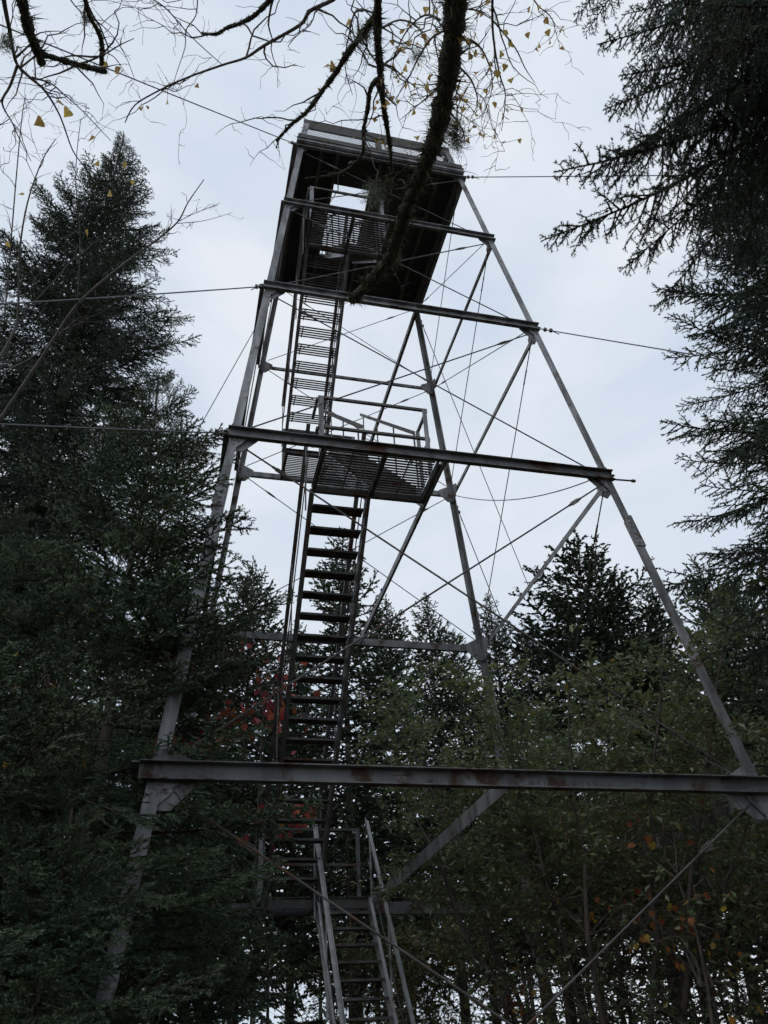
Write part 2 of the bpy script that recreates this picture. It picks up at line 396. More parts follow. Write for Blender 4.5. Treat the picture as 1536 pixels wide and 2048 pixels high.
flight(XR, (7.6, 0.05), (FF(0)-LD, Z[0]), 19, 'plate', 'pale')
flight(XL, (FF(0)-LD, Z[0]), (NF(1)+LD+0.02, Z[1]), 20, 'plate', 'dark')
flight(XR, (NF(1)+LD, Z[1]), (FF(2)-LD, Z[2]), 14, 'grate', 'mid')
flight(XL, (FF(2)-LD, Z[2]), (NF(3)+LD-0.08, Z[3]), 12, 'grate', 'dark')
flight((1.66, 2.14), (NF(3)+LD-0.08, Z[3]), (8.75, Z[4]+0.1), 10, 'grate', 'mid')

def landing(x0, x1, y0, y1, z, near, slatn=15, railing=True, dep=0.09):
    mb = MB(OFF)
    mb.prof((x0, y0, z-dep/2), (x0, y1, z-dep/2), (-1, 0, 0), (0, 0, 1), chan_prof(0.035, dep, 0.008))
    mb.prof((x1, y0, z-dep/2), (x1, y1, z-dep/2), (1, 0, 0), (0, 0, 1), chan_prof(0.035, dep, 0.008))
    ye = y1 if near else y0
    mb.prof((x0-0.036, ye, z-dep/2), (x1+0.036, ye, z-dep/2), (0, 1 if near else -1, 0), (0, 0, 1), chan_prof(0.04, dep, 0.008))
    xm = (x0+x1)/2+0.02
    mb.bar((xm, y0, z-0.055), (xm, y1, z-0.055), 0.045, 0.05)
    ld = mb.build('landing', M['steel_dark'], tower)
    sm = MB(); sm.box((0.009, -0.0115, -0.008), (x1-x0-0.009, 0.0115, 0.0)); sme = sm.mesh('slat', M['steel_dark'])
    for i in range(slatn):
        y = y0+(y1-y0)*(i+0.7)/(slatn+0.4)
        link('slat', sme, ld, (x0-OFF[0], y-OFF[1], z))
    for q in (0.25, 0.76):
        x = x0+(x1-x0)*q; cb = MB(OFF); cb.bar((x, y0+0.01, z-0.018), (x, y1-0.01, z-0.018), 0.010, 0.018); cb.build('cross_bar', M['steel_dark'], ld)
    if railing:
        yr = y0+0.25 if near else y1-0.08
        h = 0.90
        for x in (x0-0.02, x1+0.02):
            po = MB(OFF); po.prof((x, yr, z-0.08), (x, yr, z+h), (1 if x < xm else -1, 0, 0), (0, 1, 0), angle_prof(0.05, 0.05, 0.006)); po.build('railing_post', M['steel'], ld)
        for hh in (h-0.01, h*0.52):
            ra = MB(OFF); ra.prof((x0-0.03, yr+0.008, z+hh), (x1+0.03, yr+0.008, z+hh), (0, 1, 0), (0, 0, 1), angle_prof(0.03, 0.03, 0.004)); ra.build('rail', M['rod'], ld)
            for x in ((x0-0.03, x1+0.03) if near else ()):
                ye2 = y1-0.03 if near else y0+0.03
                ra = MB(OFF); ra.bar((x, yr+0.045, z+hh+0.02), (x, ye2, z+hh+0.02), 0.03, 0.03); ra.build('rail', M['steel'], ld)
        po = MB(OFF); xo = x1+0.02; ye2 = y1-0.03
        if near: po.bar((xo, ye2, z-0.08), (xo, ye2, z+h), 0.035, 0.035, (0, 1, 0))
        if near: po.build('railing_post', M['steel'], ld)
    return ld
landing(1.10, 2.33, FF(0)-LD, FF(0)-0.01, Z[0], False, dep=0.12)
landing(1.14, 2.31, NF(1)+0.01, NF(1)+LD, Z[1], True)
landing(1.17, 2.31, FF(2)-LD, FF(2)-0.01, Z[2], False)
landing(1.12, 2.18, NF(3)+0.01, NF(3)+LD-0.08, Z[3], True)

# ---- top platform
z5 = Z[4]; pw, pd = hw(z5), hd(z5)
mb = MB(OFF)
for t in (0.14, 0.40, 0.62, 0.86):
    x = CX-pw+2*pw*t
    if abs(t-0.40) < 0.1: x = 1.53
    if abs(t-0.62) < 0.1: x = 2.22
    mb.bar((x, CY-pd+0.03, z5+0.03), (x, CY+pd-0.03, z5+0.03), 0.05, 0.09)
for sx in (-1, 1): mb.bar((CX+sx*(pw-0.05), CY-pd+0.02, z5+0.03), (CX+sx*(pw-0.05), CY+pd-0.02, z5+0.03), 0.075, 0.10)
pf = mb.build('platform', M['steel_dark'], tower)
HX0, HX1, HY0, HY1 = 1.57, 2.16, 7.44, 8.72
npl = 18
for i in range(npl):
    y0 = CY-pd-0.03+(2*pd+0.06)*i/npl; y1 = y0+(2*pd+0.06)/npl-0.004
    segs = [(CX-pw-0.03, CX+pw+0.03)]
    if y1 > HY0 and y0 < HY1: segs = [(CX-pw-0.03, HX0), (HX1, CX+pw+0.03)]
    for x0, x1 in segs:
        pb = MB(OFF); pb.box((x0, y0, z5+0.081+0.002*(i % 2)), (x1, y1, z5+0.12+0.002*(i % 2))); pb.build('floor_plank', M['floorwood'], pf)
mb = MB(OFF)
for (y, s) in ((CY-pd-0.035, -1), (CY+pd+0.035, 1)):
    mb2 = MB(OFF); mb2.prof((CX-pw-0.03, y, z5+0.115), (CX+pw+0.03, y, z5+0.115), (0, s, 0), (0, 0, 1), chan_prof(0.025, 0.10, 0.007)); mb2.build('edge_channel', M['steel'], pf)
    # toe board and the wide top board
    t1 = MB(OFF); t1.bar((CX-pw-0.01, y+s*-0.01, z5+0.235), (CX+pw+0.01, y-s*0.01, z5+0.235), 0.03, 0.10); t1.build('toe_board', M['wood'], pf)
    hb = hw(z5+0.86)
    t2 = MB(OFF); t2.bar((CX-hb, CY+s*(hd(z5+0.86)-0.02), z5+0.86), (CX+hb, CY+s*(hd(z5+0.86)-0.02), z5+0.86), 0.03, 0.24); t2.build('top_board', M['wood'], pf)
for s in (-1, 1):
    x = CX+s*(pw+0.035)
    t1 = MB(OFF); t1.bar((x-s*0.045, CY-pd+0.05, z5+0.235), (x-s*0.045, CY+pd-0.05, z5+0.235), 0.03, 0.10); t1.build('toe_board', M['wood'], pf)
    hb = hd(z5+0.86)-0.06
    t2 = MB(OFF); t2.bar((CX+s*(hw(z5+0.86)-0.02), CY-hb, z5+0.86), (CX+s*(hw(z5+0.86)-0.02), CY+hb, z5+0.86), 0.03, 0.24); t2.build('top_board', M['wood'], pf)
# wire mesh panels (diamond weave) on four sides
def mesh_panel(p, q, up, h):
    mb = MB(OFF); p, q = V(p), V(q); L = np.linalg.norm(q-p); d = (q-p)/L; u = V(up)
    step = 0.06; n = int((L+h)/step)
    for i in range(n):
        a = i*step-h
        for s in (0, 1):
            x0, x1 = (a, a+h) if s == 0 else (a+h, a)
            z0, z1 = 0.0, h
            A0, A1 = (x0, z0), (x1, z1)
            # clip to 0..L
            def clip(A, B):
                (xa, za), (xb, zb) = A, B
                if xa < 0: za += (0-xa)/(xb-xa)*(zb-za); xa = 0
                if xa > L: za += (L-xa)/(xb-xa)*(zb-za); xa = L
                return xa, za
            if max(x0, x1) <= 0.01 or min(x0, x1) >= L-0.01: continue
            B0, B1 = clip(A0, A1), clip(A1, A0)
            mb.tube([p+d*B0[0]+u*B0[1]+np.cross(d, u)*0.003*s, p+d*B1[0]+u*B1[1]+np.cross(d, u)*0.003*s], 0.0036, 3)
    o = mb.build('wire_mesh', M['rod'], pf); o['kind'] = 'stuff'
zm = z5+0.29; hm = 0.455
kx, ky = hw(zm), hd(zm)
mesh_panel((CX-kx+0.02, CY-ky+0.02, zm), (CX+kx-0.02, CY-ky+0.02, zm), (0, 0.11, 1), hm)
mesh_panel((CX-kx+0.02, CY+ky-0.02, zm), (CX+kx-0.02, CY+ky-0.02, zm), (0, -0.11, 1), hm)
mesh_panel((CX-kx+0.02, CY-ky+0.03, zm), (CX-kx+0.02, CY+ky-0.03, zm), (0.11, 0, 1), hm)
mesh_panel((CX+kx-0.02, CY-ky+0.03, zm), (CX+kx-0.02, CY+ky-0.03, zm), (-0.11, 0, 1), hm)
for (x, y) in ((CX-0.02, CY-ky), (CX-0.02, CY+ky), (CX-kx, CY), (CX+kx, CY)):
    po = MB(OFF); po.bar((x, y, z5+0.125), (x*0.96+CX*0.04, y*0.96+CY*0.04, z5+0.80), 0.09, 0.05, (0, 1, 0)); po.build('mesh_post', M['wood'], pf)
# plate and scratched letters on the lowest near girt
yy = NF(0)-0.012
lp = MB(OFF); lp.box((1.545, yy-0.003, Z[0]-0.025), (1.635, yy, Z[0]+0.012)); o = lp.build('plate', M['label'], tower)
lq = MB(OFF)
lq.box((1.543, yy-0.0045, Z[0]+0.010), (1.637, yy-0.0032, Z[0]+0.016)); lq.box((1.543, yy-0.0045, Z[0]-0.018), (1.637, yy-0.0032, Z[0]-0.013)); lq.box((1.630, yy-0.0045, Z[0]-0.018), (1.636, yy-0.0032, Z[0]+0.016)); lq.box((1.572, yy-0.0045, Z[0]-0.006), (1.606, yy-0.0032, Z[0]-0.001))
lq.build('plate_marking', M['mark'], o)
gl = MB(OFF)
GLY = {'I': [((0.5, 0), (0.5, 1))], 'M': [((0, 0), (0.1, 1)), ((0.1, 1), (0.5, 0.3)), ((0.5, 0.3), (0.9, 1)), ((0.9, 1), (1, 0))], 'Y': [((0, 1), (0.5, 0.5)), ((1, 1), (0.5, 0.5)), ((0.5, 0.5), (0.5, 0))],
       'L': [((0.1, 1), (0.1, 0)), ((0.1, 0), (0.9, 0))], 'T': [((0, 1), (1, 1)), ((0.5, 1), (0.5, 0))], 'F': [((0.1, 0), (0.1, 1)), ((0.1, 1), (0.9, 1)), ((0.1, 0.5), (0.7, 0.5))],
       'B': [((0.1, 0), (0.1, 1)), ((0.1, 1), (0.7, 0.9)), ((0.7, 0.9), (0.1, 0.5)), ((0.1, 0.5), (0.8, 0.25)), ((0.8, 0.25), (0.1, 0))], 'O': [((0.1, 0.1), (0.1, 0.9)), ((0.1, 0.9), (0.9, 0.9)), ((0.9, 0.9), (0.9, 0.1)), ((0.9, 0.1), (0.1, 0.1))],
       'S': [((0.9, 0.95), (0.1, 0.8)), ((0.1, 0.8), (0.9, 0.35)), ((0.9, 0.35), (0.1, 0.05))]}
for i, ch in enumerate('I MYL F BOYS'):
    for (a, b) in GLY.get(ch, []):
        x = 2.47+i*0.058
        gl.bar((x+a[0]*0.032, yy-0.0005, Z[0]-0.045+a[1]*0.05), (x+b[0]*0.032, yy-0.0005, Z[0]-0.045+b[1]*0.05), 0.0018, 0.0045, (0, 1, 0))
gl.build('scratched_lettering', M['mark'], tower)

# ---- guy wires
def guy(start, pix, phi, label):
    P = V(start); h = V((math.cos(math.radians(phi)), math.sin(math.radians(phi)), 0))
    n = np.cross(P-CAM, ray(*pix)); s = (n@h)/n[2]
    d = h-V((0, 0, s)); T = P[2]/s if s > 0.2 else 30
    Q = P+d*T; Ln = np.linalg.norm(Q-P); k = 12
    root = empty('guy_wire', tuple(Q))
    mb = MB(Q); pts = [P+(Q-P)*i/k-V((0, 0, 0.004*Ln*4*(i/k)*(1-i/k))) for i in range(k+1)]
    mb.tube(pts, 0.0075, 5); mb.build('cable', M['cable'], root)
    dd = nrm(Q-P)
    for q in (0.13, 0.22):
        c = MB(Q); c.box(tuple(P+dd*q-0.018), tuple(P+dd*q+0.018)); c.tube([P+dd*q+V((0, 0, 0.015)), P+dd*q+V((0, 0, 0.04))], 0.006, 5); c.build('cable_clamp', M['steel_dark'], root)
    c = MB(Q); c.tube([P+dd*0.22, P+dd*0.34-V((0, 0, 0.05))], 0.006, 5); c.build('cable_tail', M['cable'], root)
    an = MB(Q); an.tube([Q-dd*0.5, Q+dd*0.3], 0.012, 6); an.build('anchor_rod', M['rod'], root)
    tag(root, label, 'cable', 'guy wires of the tower')
guy(corner('A', Z[4]), (45, 60), 225, 'thin guy wire from the platform corner rising to upper left behind the birch twigs')
guy(corner('B', Z[4]), (1536, 343), 315, 'nearly level guy wire from the right platform corner into the spruce boughs')
guy(corner('A', Z[2]), (0, 600), 225, 'guy wire from the tower left leg crossing in front of the tall left spruce')
guy(corner('B', Z[2]), (1400, 708), 315, 'guy wire running right from the beam below the platform, sloping down')
guy(corner('A', Z[1]), (200, 852), 225, 'guy wire leaving the left end of the beam at the stair landing')
guy(corner('C', Z[4]-0.15), (1090, 1250), 45, 'thin wire slanting down right from under the platform far corner')
guy(corner('C', Z[2]-0.1), (985, 1192), 40, 'short visible wire beside the far right leg ending at the small spruce tip')
guy(corner('D', Z[4]-0.2), (440, 780), 135, 'thin wire slanting down left behind the left legs')

# ================================================================== VEGETATION
def np_mesh(name, tris, mats, tube=None, tone=None):
    """tris: (n,3,3) array of needle/leaf triangles (material 0); tube: MB of wood (material 1)"""
    n = len(tris); v = tris.reshape(-1, 3); nv = len(v)
    tv = np.array(tube.v) if tube and tube.v else np.zeros((0, 3)); tf = tube.f if tube else []
    me = bpy.data.meshes.new(name)
    me.vertices.add(nv+len(tv)); me.vertices.foreach_set('co', np.concatenate([v, tv]).astype(np.float32).ravel())
    loops = np.arange(nv, dtype=np.int32)
    tl = [len(f) for f in tf]; tloops = np.array([i+nv for f in tf for i in f], dtype=np.int32)
    me.loops.add(nv+len(tloops)); me.loops.foreach_set('vertex_index', np.concatenate([loops, tloops]).astype(np.int32))
    starts = np.concatenate([np.arange(n)*3, nv+np.concatenate([[0], np.cumsum(tl)[:-1]])]) if tl else np.arange(n)*3
    tot = np.concatenate([np.full(n, 3), tl]) if tl else np.full(n, 3)
    me.polygons.add(len(tot)); me.polygons.foreach_set('loop_start', starts.astype(np.int32)); me.polygons.foreach_set('loop_total', tot.astype(np.int32))
    for x in mats: me.materials.append(x)
    mi = np.zeros(len(tot), dtype=np.int32); mi[n:] = 1 if len(mats) > 1 else 0
    me.polygons.foreach_set('material_index', mi)
    if tone is not None:
        a = me.attributes.new('tone', 'FLOAT', 'FACE'); t = np.zeros(len(tot), dtype=np.float32); t[:n] = tone; a.data.foreach_set('value', t)
    me.update(calc_edges=True); me.validate(); return me

def needle_tris(P, D, L, step, nl, nw, rng, ang=0.95, core=True):
    """clothe straight twigs (start P, unit dir D, length L) with needles"""
    cnt = np.maximum(3, (L/step).astype(int)); idx = np.repeat(np.arange(len(P)), cnt); n = len(idx)
    t = rng.random(n); p = P[idx]+D[idx]*(t*L[idx])[:, None]
    r = rng.normal(size=(n, 3)); d = D[idx]
    perp = r-d*np.sum(r*d, 1)[:, None]; perp /= np.linalg.norm(perp, axis=1)[:, None]+1e-9
    perp[:, 2] *= 0.8
    a = ang*rng.uniform(0.7, 1.25, n)
    nd = d*np.cos(a)[:, None]+perp*np.sin(a)[:, None]
    ln = nl*rng.uniform(0.75, 1.2, n)
    wv = np.cross(nd, rng.normal(size=(n, 3))); wv /= np.linalg.norm(wv, axis=1)[:, None]+1e-9
    wv *= nw*0.5
    T = np.stack([p-wv, p+wv, p+nd*ln[:, None]], 1)
    if core:
        c = np.cross(D, rng.normal(size=D.shape)); c /= np.linalg.norm(c, axis=1)[:, None]+1e-9; c *= nw*0.9
        T = np.concatenate([T, np.stack([P-c, P+c, P+D*L[:, None]], 1)])
    return T

def bough(L, seed, sec_sp, ter_sp, step, nl, nw, droop=0.25, up=0.2, width=0.42, hang=0.15, wood=True, terlen=0.17, vert=0.18):
    rng = np.random.default_rng(seed); tw = []; wood_mb = MB() if wood else None
    wob = rng.uniform(-0.04, 0.04, 3)
    def mp_(t): return np.array([L*t*(1-0.04*t), L*(wob[0]*math.sin(3*t)+wob[1]*t*t), L*(-droop*t+up*t**2.3+wob[2]*math.sin(4*t)*0.4)])
    K = 9
    mpts = [mp_(i/(K-1)) for i in range(K)]
    if wood: wood_mb.tube(mpts, [max(0.004, 0.011*L**0.8*(1-0.85*i/(K-1))) for i in range(K)], 4)
    for i in range(int(K*0.45), K-1): tw.append((mpts[i], mpts[i+1]))
    t = 0.10; side = 1
    while t < 0.985:
        b = mp_(t); tan = nrm(mp_(min(t+0.02, 1))-mp_(t-0.02))
        Ls = L*width*((1-t)**0.8*min(1, 0.35+t*2.2))*rng.uniform(0.5, 1.25)+0.05
        az = side*(math.radians(58)-0.25*t)+rng.normal(0, 0.22)
        c, s = math.cos(az), math.sin(az)
        d = nrm(np.array([tan[0]*c-tan[1]*s, tan[0]*s+tan[1]*c, tan[2]*0.6-hang*rng.uniform(0.0, 1.4)+rng.normal(0, vert)]))
        d2 = nrm(d+np.array([0.35, 0, -0.05+0.15*rng.random()])); mid = b+d*Ls*0.55; end = mid+d2*Ls*0.45
        if wood and Ls > 0.12: wood_mb.tube([b, mid, end], [0.0055*L**0.5, 0.0035, 0.0015], 3)
        f = 0.25 if t < 0.5 else 0.0
        tw.append((b+(mid-b)*f, mid)); tw.append((mid, end))
        q = ter_sp*rng.uniform(0.6, 1.4); ts = 1
        q = max(q, Ls*0.15 if t < 0.4 else 0)
        while q < Ls*0.96:
            pb = b+d*q if q < Ls*0.55 else mid+d2*(q-Ls*0.55); dd = d if q < Ls*0.55 else d2
            lt = min(terlen, 0.42*(Ls-q)+0.03)*rng.uniform(0.45, 1.35)
            a3 = ts*math.radians(48)+rng.normal(0, 0.3); c, s = math.cos(a3), math.sin(a3)
            e = nrm(np.array([dd[0]*c-dd[1]*s, dd[0]*s+dd[1]*c, dd[2]-hang*rng.uniform(-0.2, 1.8)]))
            tw.append((pb, pb+e*lt)); ts = -ts
            q += ter_sp*rng.uniform(0.6, 1.4)
        side = -side; t += sec_sp/L*rng.uniform(0.6, 1.4)*0.5
    P = np.array([a for a, _ in tw]); E_ = np.array([b for _, b in tw]); D = E_-P; LL = np.linalg.norm(D, axis=1); D /= LL[:, None]+1e-9
    return needle_tris(P, D, LL, step, nl, nw, rng), wood_mb

def xform(direction, roll=0.0):
    x = nrm(V(direction)); up = V((0, 0, 1)); y = nrm(np.cross(up, x)); z = np.cross(x, y)
    c, s = math.cos(roll), math.sin(roll); y2 = y*c+z*s; z2 = -y*s+z*c
    return Matrix(((x[0], y2[0], z2[0]), (x[1], y2[1], z2[1]), (x[2], y2[2], z2[2])))

def trunk_mesh(H, r0, seed, mat_, lean=0.0, n=9):
    rng = random.Random(seed); mb = MB(); k = 14
    pts = [(lean*(i/(k-1))**2*H*0.05+rng.uniform(-1, 1)*0.02, rng.uniform(-1, 1)*0.02, -0.2+(H+0.15)*i/(k-1)) for i in range(k)]
    mb.tube(pts, [max(0.012, r0*(1.25 if i == 0 else 1)*(1-0.97*(i/(k-1))**0.9)) for i in range(k)], n, rough=0.08, rng=rng)
    return mb.mesh('trunk', mat_, True)

# ---- bough library
def lib(prefix, Ls, seeds, mats_, **kw):
    out = []
    for L in Ls:
        for sd_ in seeds:
            T, w = bough(L, sd_*7+int(L*10), **kw)
            out.append((L, np_mesh(prefix, T, mats_, w)))
    return out
SPR = lib('bough', (0.7, 1.4, 2.4), (1, 2, 3), [M['needle'], M['twig']], sec_sp=0.075, ter_sp=0.042, step=0.0034, nl=0.019, nw=0.0085, droop=0.20, up=0.22, width=0.36, hang=0.35, terlen=0.15)
FIR = lib('bough', (0.9, 1.9), (4, 5, 6), [M['needle_fir'], M['twig']], sec_sp=0.085, ter_sp=0.042, step=0.0034, nl=0.021, nw=0.0082, droop=0.12, up=0.10, width=0.46, hang=0.08, terlen=0.17)
DRP = lib('bough', (2.8,), (7, 8, 9, 10), [M['needle'], M['twig']], sec_sp=0.065, ter_sp=0.036, step=0.0026, nl=0.020, nw=0.0058, droop=0.30, up=0.10, width=0.26, hang=0.55, terlen=0.13)

def put_bough(root, libr, pos, direction, L, rng, roll=0.0):
    c = min(libr, key=lambda q: abs(math.log(q[0]/L))+rng.random()*0.25)
    o = bpy.data.objects.new('bough', c[1]); s = L/c[0]
    mtx = xform(direction, roll).to_4x4(); mtx.translation = Vector(tuple(pos))
    o.parent = root; o.matrix_local = mtx @ Matrix.Diagonal((s, s*rng.choice((-1, 1)), s, 1)); COL.objects.link(o)

def tip_boughs(root, tips_, libr, seed, rise=0.12):
    rng = random.Random(seed); b = V(root.location)
    for (px, py, d) in tips_:
        T_ = at_h(px, py, d); L = math.hypot(T_[0]-b[0], T_[1]-b[1]); P0 = V((b[0], b[1], T_[2]-rise*L)); dv = T_-P0
        put_bough(root, libr, P0-b, nrm(dv)+V((0, 0, 0.05)), np.linalg.norm(dv)*1.05, rng, rng.uniform(-.3, .3))

def conifer(base, H, R, seed, libr, label, name='spruce_tree', zmin=0.12, spacing=0.33, per=6, r0=None, azr=None, el_top=50, el_bot=-22, shape=0.85, group=None, maxz=1.0):
    rng = random.Random(seed); root = empty(name, tuple(base))
    link('trunk', trunk_mesh(H, r0 or H*0.011+0.02, seed, M['bark']), root)
    z = H*zmin
    while z < H*0.985*maxz:
        f = z/H; Lz = R*((1-f)/(1-zmin))**shape
        k = per if Lz > 0.5 else max(4, per-1); a0 = rng.uniform(0, 6.28)
        for i in range(k):
            az = a0+6.283*i/k+rng.uniform(-0.35, 0.35)
            if azr and not azr(az): continue
            L = max(0.22, Lz*rng.uniform(0.72, 1.18)); el = math.radians(el_bot+(el_top-el_bot)*f**1.6+rng.uniform(-9, 9))
            d = (math.cos(az)*math.cos(el), math.sin(az)*math.cos(el), math.sin(el))
            put_bough(root, libr, (0, 0, z+rng.uniform(-0.12, 0.12)), d, L, rng, rng.uniform(-0.3, 0.3))
        z += spacing*rng.uniform(0.75, 1.2)*(0.55+0.6*(1-f))
    tp = nrm(V((rng.uniform(-.1, .1), rng.uniform(-.1, .1), 1))); put_bough(root, libr, (0, 0, H-0.35), tp, 0.45, rng)
    tag(root, label, 'tree', group)
    return root

# tall spruce on the left
tip = at_h(252, 262, 10.0)
conifer((tip[0], tip[1], -0.1), tip[2], 3.7, 11, SPR, 'tall dark spruce whose pointed tip stands against the sky at left', zmin=0.2, spacing=0.40, per=6, shape=0.80)
tip = at_h(-30, 500, 9.0)
conifer((tip[0], tip[1], -0.1), tip[2], 2.6, 12, SPR, 'spruce at the left picture edge, lower neighbour of the tall pointed one', zmin=0.2, spacing=0.42, per=5)
# firs close to the camera in front of the left leg
tip = at_h(322, 735, 6.3)
fir_a = conifer((tip[0], tip[1], -0.1), tip[2], 2.05, 13, FIR, 'bushy balsam fir reaching its boughs across the tower left leg', name='fir_tree', zmin=0.10, spacing=0.42, per=5, el_bot=-8, shape=0.55)
tip_boughs(fir_a, [(445, 865, 5.9), (455, 960, 5.8), (500, 1045, 5.6), (480, 1120, 5.7), (430, 1100, 5.6), (590, 1200, 5.6), (560, 1290, 5.4), (520, 1240, 5.6), (430, 1200, 5.4), (470, 1330, 5.5), (380, 1010, 5.6), (560, 1740, 5.4)], FIR, 61)
tip = at_h(20, 1010, 5.2)
conifer((tip[0], tip[1], -0.1), tip[2], 2.0, 14, FIR, 'near dark fir filling the lower left corner', name='fir_tree', zmin=0.06, spacing=0.32, per=7, el_bot=-6, shape=0.6)
tip = at_h(420, 1640, 7.4)
conifer((tip[0], tip[1], -0.1), tip[2], 1.25, 15, FIR, 'low young fir beside the foot of the stairs', name='fir_tree', zmin=0.05, spacing=0.30, per=6, el_bot=-5, shape=0.7)
tip = at_h(150, 1480, 9.5)
conifer((tip[0], tip[1], -0.1), tip[2], 2.0, 16, FIR, 'dark fir in the shade behind the lower left boughs', name='fir_tree', zmin=0.05, spacing=0.34, per=6, el_bot=-8, shape=0.7)

tip = at_h(150, 1560, 5.0)
fir_b = conifer((tip[0], tip[1], -0.1), tip[2], 1.35, 17, FIR, 'small fir hiding the foot of the tower left leg', name='fir_tree', zmin=0.06, spacing=0.30, per=6, el_bot=-6, shape=0.6)

tip_boughs(fir_b, [(345, 1640, 5.5), (310, 1720, 5.4), (370, 1800, 5.4), (300, 1850, 5.3), (340, 1930, 5.2), (260, 1640, 5.3), (330, 2010, 5.2)], FIR, 62, 0.02)

# right-hand spruces
tip = at_h(1450, 250, 8.0)
conifer((tip[0], tip[1], -0.1), tip[2], 3.5, 21, SPR, 'dense dark spruce along the right picture edge, tower side', zmin=0.2, spacing=0.40, per=7, shape=0.75, el_bot=-28)
# overhanging spruce: long drooping boughs from a trunk out of frame at right
rt = at_h(1660, 0, 4.6)
rb = empty('spruce_tree', (rt[0], rt[1], -0.1)); link('trunk', trunk_mesh(17, 0.20, 77, M['bark']), rb)
rng = random.Random(5)
tips = [(1085, 468, 5.9, 2.9), (1110, 400, 5.7, 2.6), (1230, 522, 6.6, 2.8), (1300, 612, 7.2, 2.7), (1170, 300, 6.2, 2.6), (1200, 215, 6.4, 2.5), (1185, 110, 6.6, 2.5), (1240, 30, 6.8, 2.4),
        (1300, 120, 6.3, 2.6), (1330, 330, 6.6, 2.6), (1400, 250, 6.2, 2.4), (1430, 420, 6.8, 2.4), (1390, 60, 6.6, 2.3), (1290, -60, 7.0, 2.6), (1460, 150, 6.0, 2.2), (1480, 330, 6.4, 2.2), (1500, 40, 6.2, 2.2),
        (1420, 560, 7.2, 2.3), (1260, 300, 6.0, 2.5), (1230, 150, 6.0, 2.5), (1320, 40, 6.0, 2.4), (1500, 200, 7, 2.3), (1350, 130, 5.7, 2.4)]
for (px, py, s, L) in tips:
    T_ = at_s(px, py, s); hxy = V((rt[0]-T_[0], rt[1]-T_[1], 0)); dist = np.linalg.norm(hxy)
    L = max(L, dist/0.86)
    drop = math.sqrt(max(0.05, L*L-dist*dist))*0.55+0.25
    P0 = V((rt[0], rt[1], T_[2]+drop))
    d = T_-P0; Ln = np.linalg.norm(d); d = nrm(d)+V((0, 0, 0.20))
    put_bough(rb, DRP, P0-V((rt[0], rt[1], -0.1)), d, Ln*1.03, rng, rng.uniform(-0.35, 0.35))
for i in range(16):
    az = rng.uniform(0.6, 3.6); z = rng.uniform(8.5, 15); el = math.radians(rng.uniform(-30, -5)); L = 2.6*(1-(z-5)/15)+0.5
    put_bough(rb, DRP, (0, 0, z), (math.cos(az)*math.cos(el), math.sin(az)*math.cos(el), math.sin(el)), L, rng, rng.uniform(-.3, .3))
tag(rb, 'near spruce with long drooping boughs hanging in from the upper right', 'tree')

# ---- background spruces: whole crowns, shared between look-alikes
def crown_mesh(seed, H=12.0, R=2.0, whorl=0.36, per=6, shape=0.8, zmin=0.33, gap=0.0):
    rng = random.Random(seed); parts = []; wood = MB()
    bl = [bough(L, seed*31+i, sec_sp=0.19, ter_sp=0.10, step=0.016, nl=0.045, nw=0.034, droop=0.18, up=0.28, width=0.44, hang=0.25, vert=0.3, wood=False, terlen=0.2)[0] for i, L in enumerate((0.6, 1.0, 1.5, 2.0, 0.8, 1.3))]
    ls = (0.6, 1.0, 1.5, 2.0, 0.8, 1.3)
    z = H*zmin
    while z < H*0.985:
        f = z/H; Lz = R*((1-f)/(1-zmin))**shape; a0 = rng.uniform(0, 6.28)
        for i in range(per if Lz > 0.35 else 4):
            if rng.random() < gap*(1-f): continue
            az = a0+6.283*i/per+rng.uniform(-.4, .4); L = max(0.25, Lz*rng.uniform(0.45, 1.25)); el = math.radians(-20+72*f**1.6+rng.uniform(-10, 10))
            j = min(range(6), key=lambda q: abs(ls[q]-L)+rng.random()*0.3)
            m3 = np.array(xform((math.cos(az)*math.cos(el), math.sin(az)*math.cos(el), math.sin(el)), rng.uniform(-.3, .3)))
            b0 = V((0, 0, z+rng.uniform(-.12, .12)))
            parts.append((bl[j]*(L/ls[j])) @ m3.T+b0)
            wood.tube([b0, b0+m3[:, 0]*L*0.8-V((0, 0, 0.12*L))], [0.012+0.006*L, 0.004], 3)
        z += whorl*rng.uniform(0.7, 1.2)*(0.5+0.6*(1-f))
    m3 = np.array(xform((0.05, 0, 1))); parts.append(bl[0] @ m3.T*0.8+V((0, 0, H-0.4)))
    return np_mesh('crown', np.concatenate(parts), [M['needle_far'], M['twig']], wood)
CRW = [crown_mesh(41, R=2.3, gap=0.08, shape=0.6), crown_mesh(42, R=1.95, shape=0.58, gap=0.08), crown_mesh(43, R=2.8, shape=0.5, zmin=0.34, gap=0.12), crown_mesh(44, R=1.9, zmin=0.4, gap=0.2, per=6, shape=0.55)]
print('crown tris', [len(c.polygons) for c in CRW], 'bough tris', [len(c[1].polygons) for c in SPR+FIR+DRP])
TRK = [trunk_mesh(12, 0.13, 60+i, M['bark']) for i in range(3)]
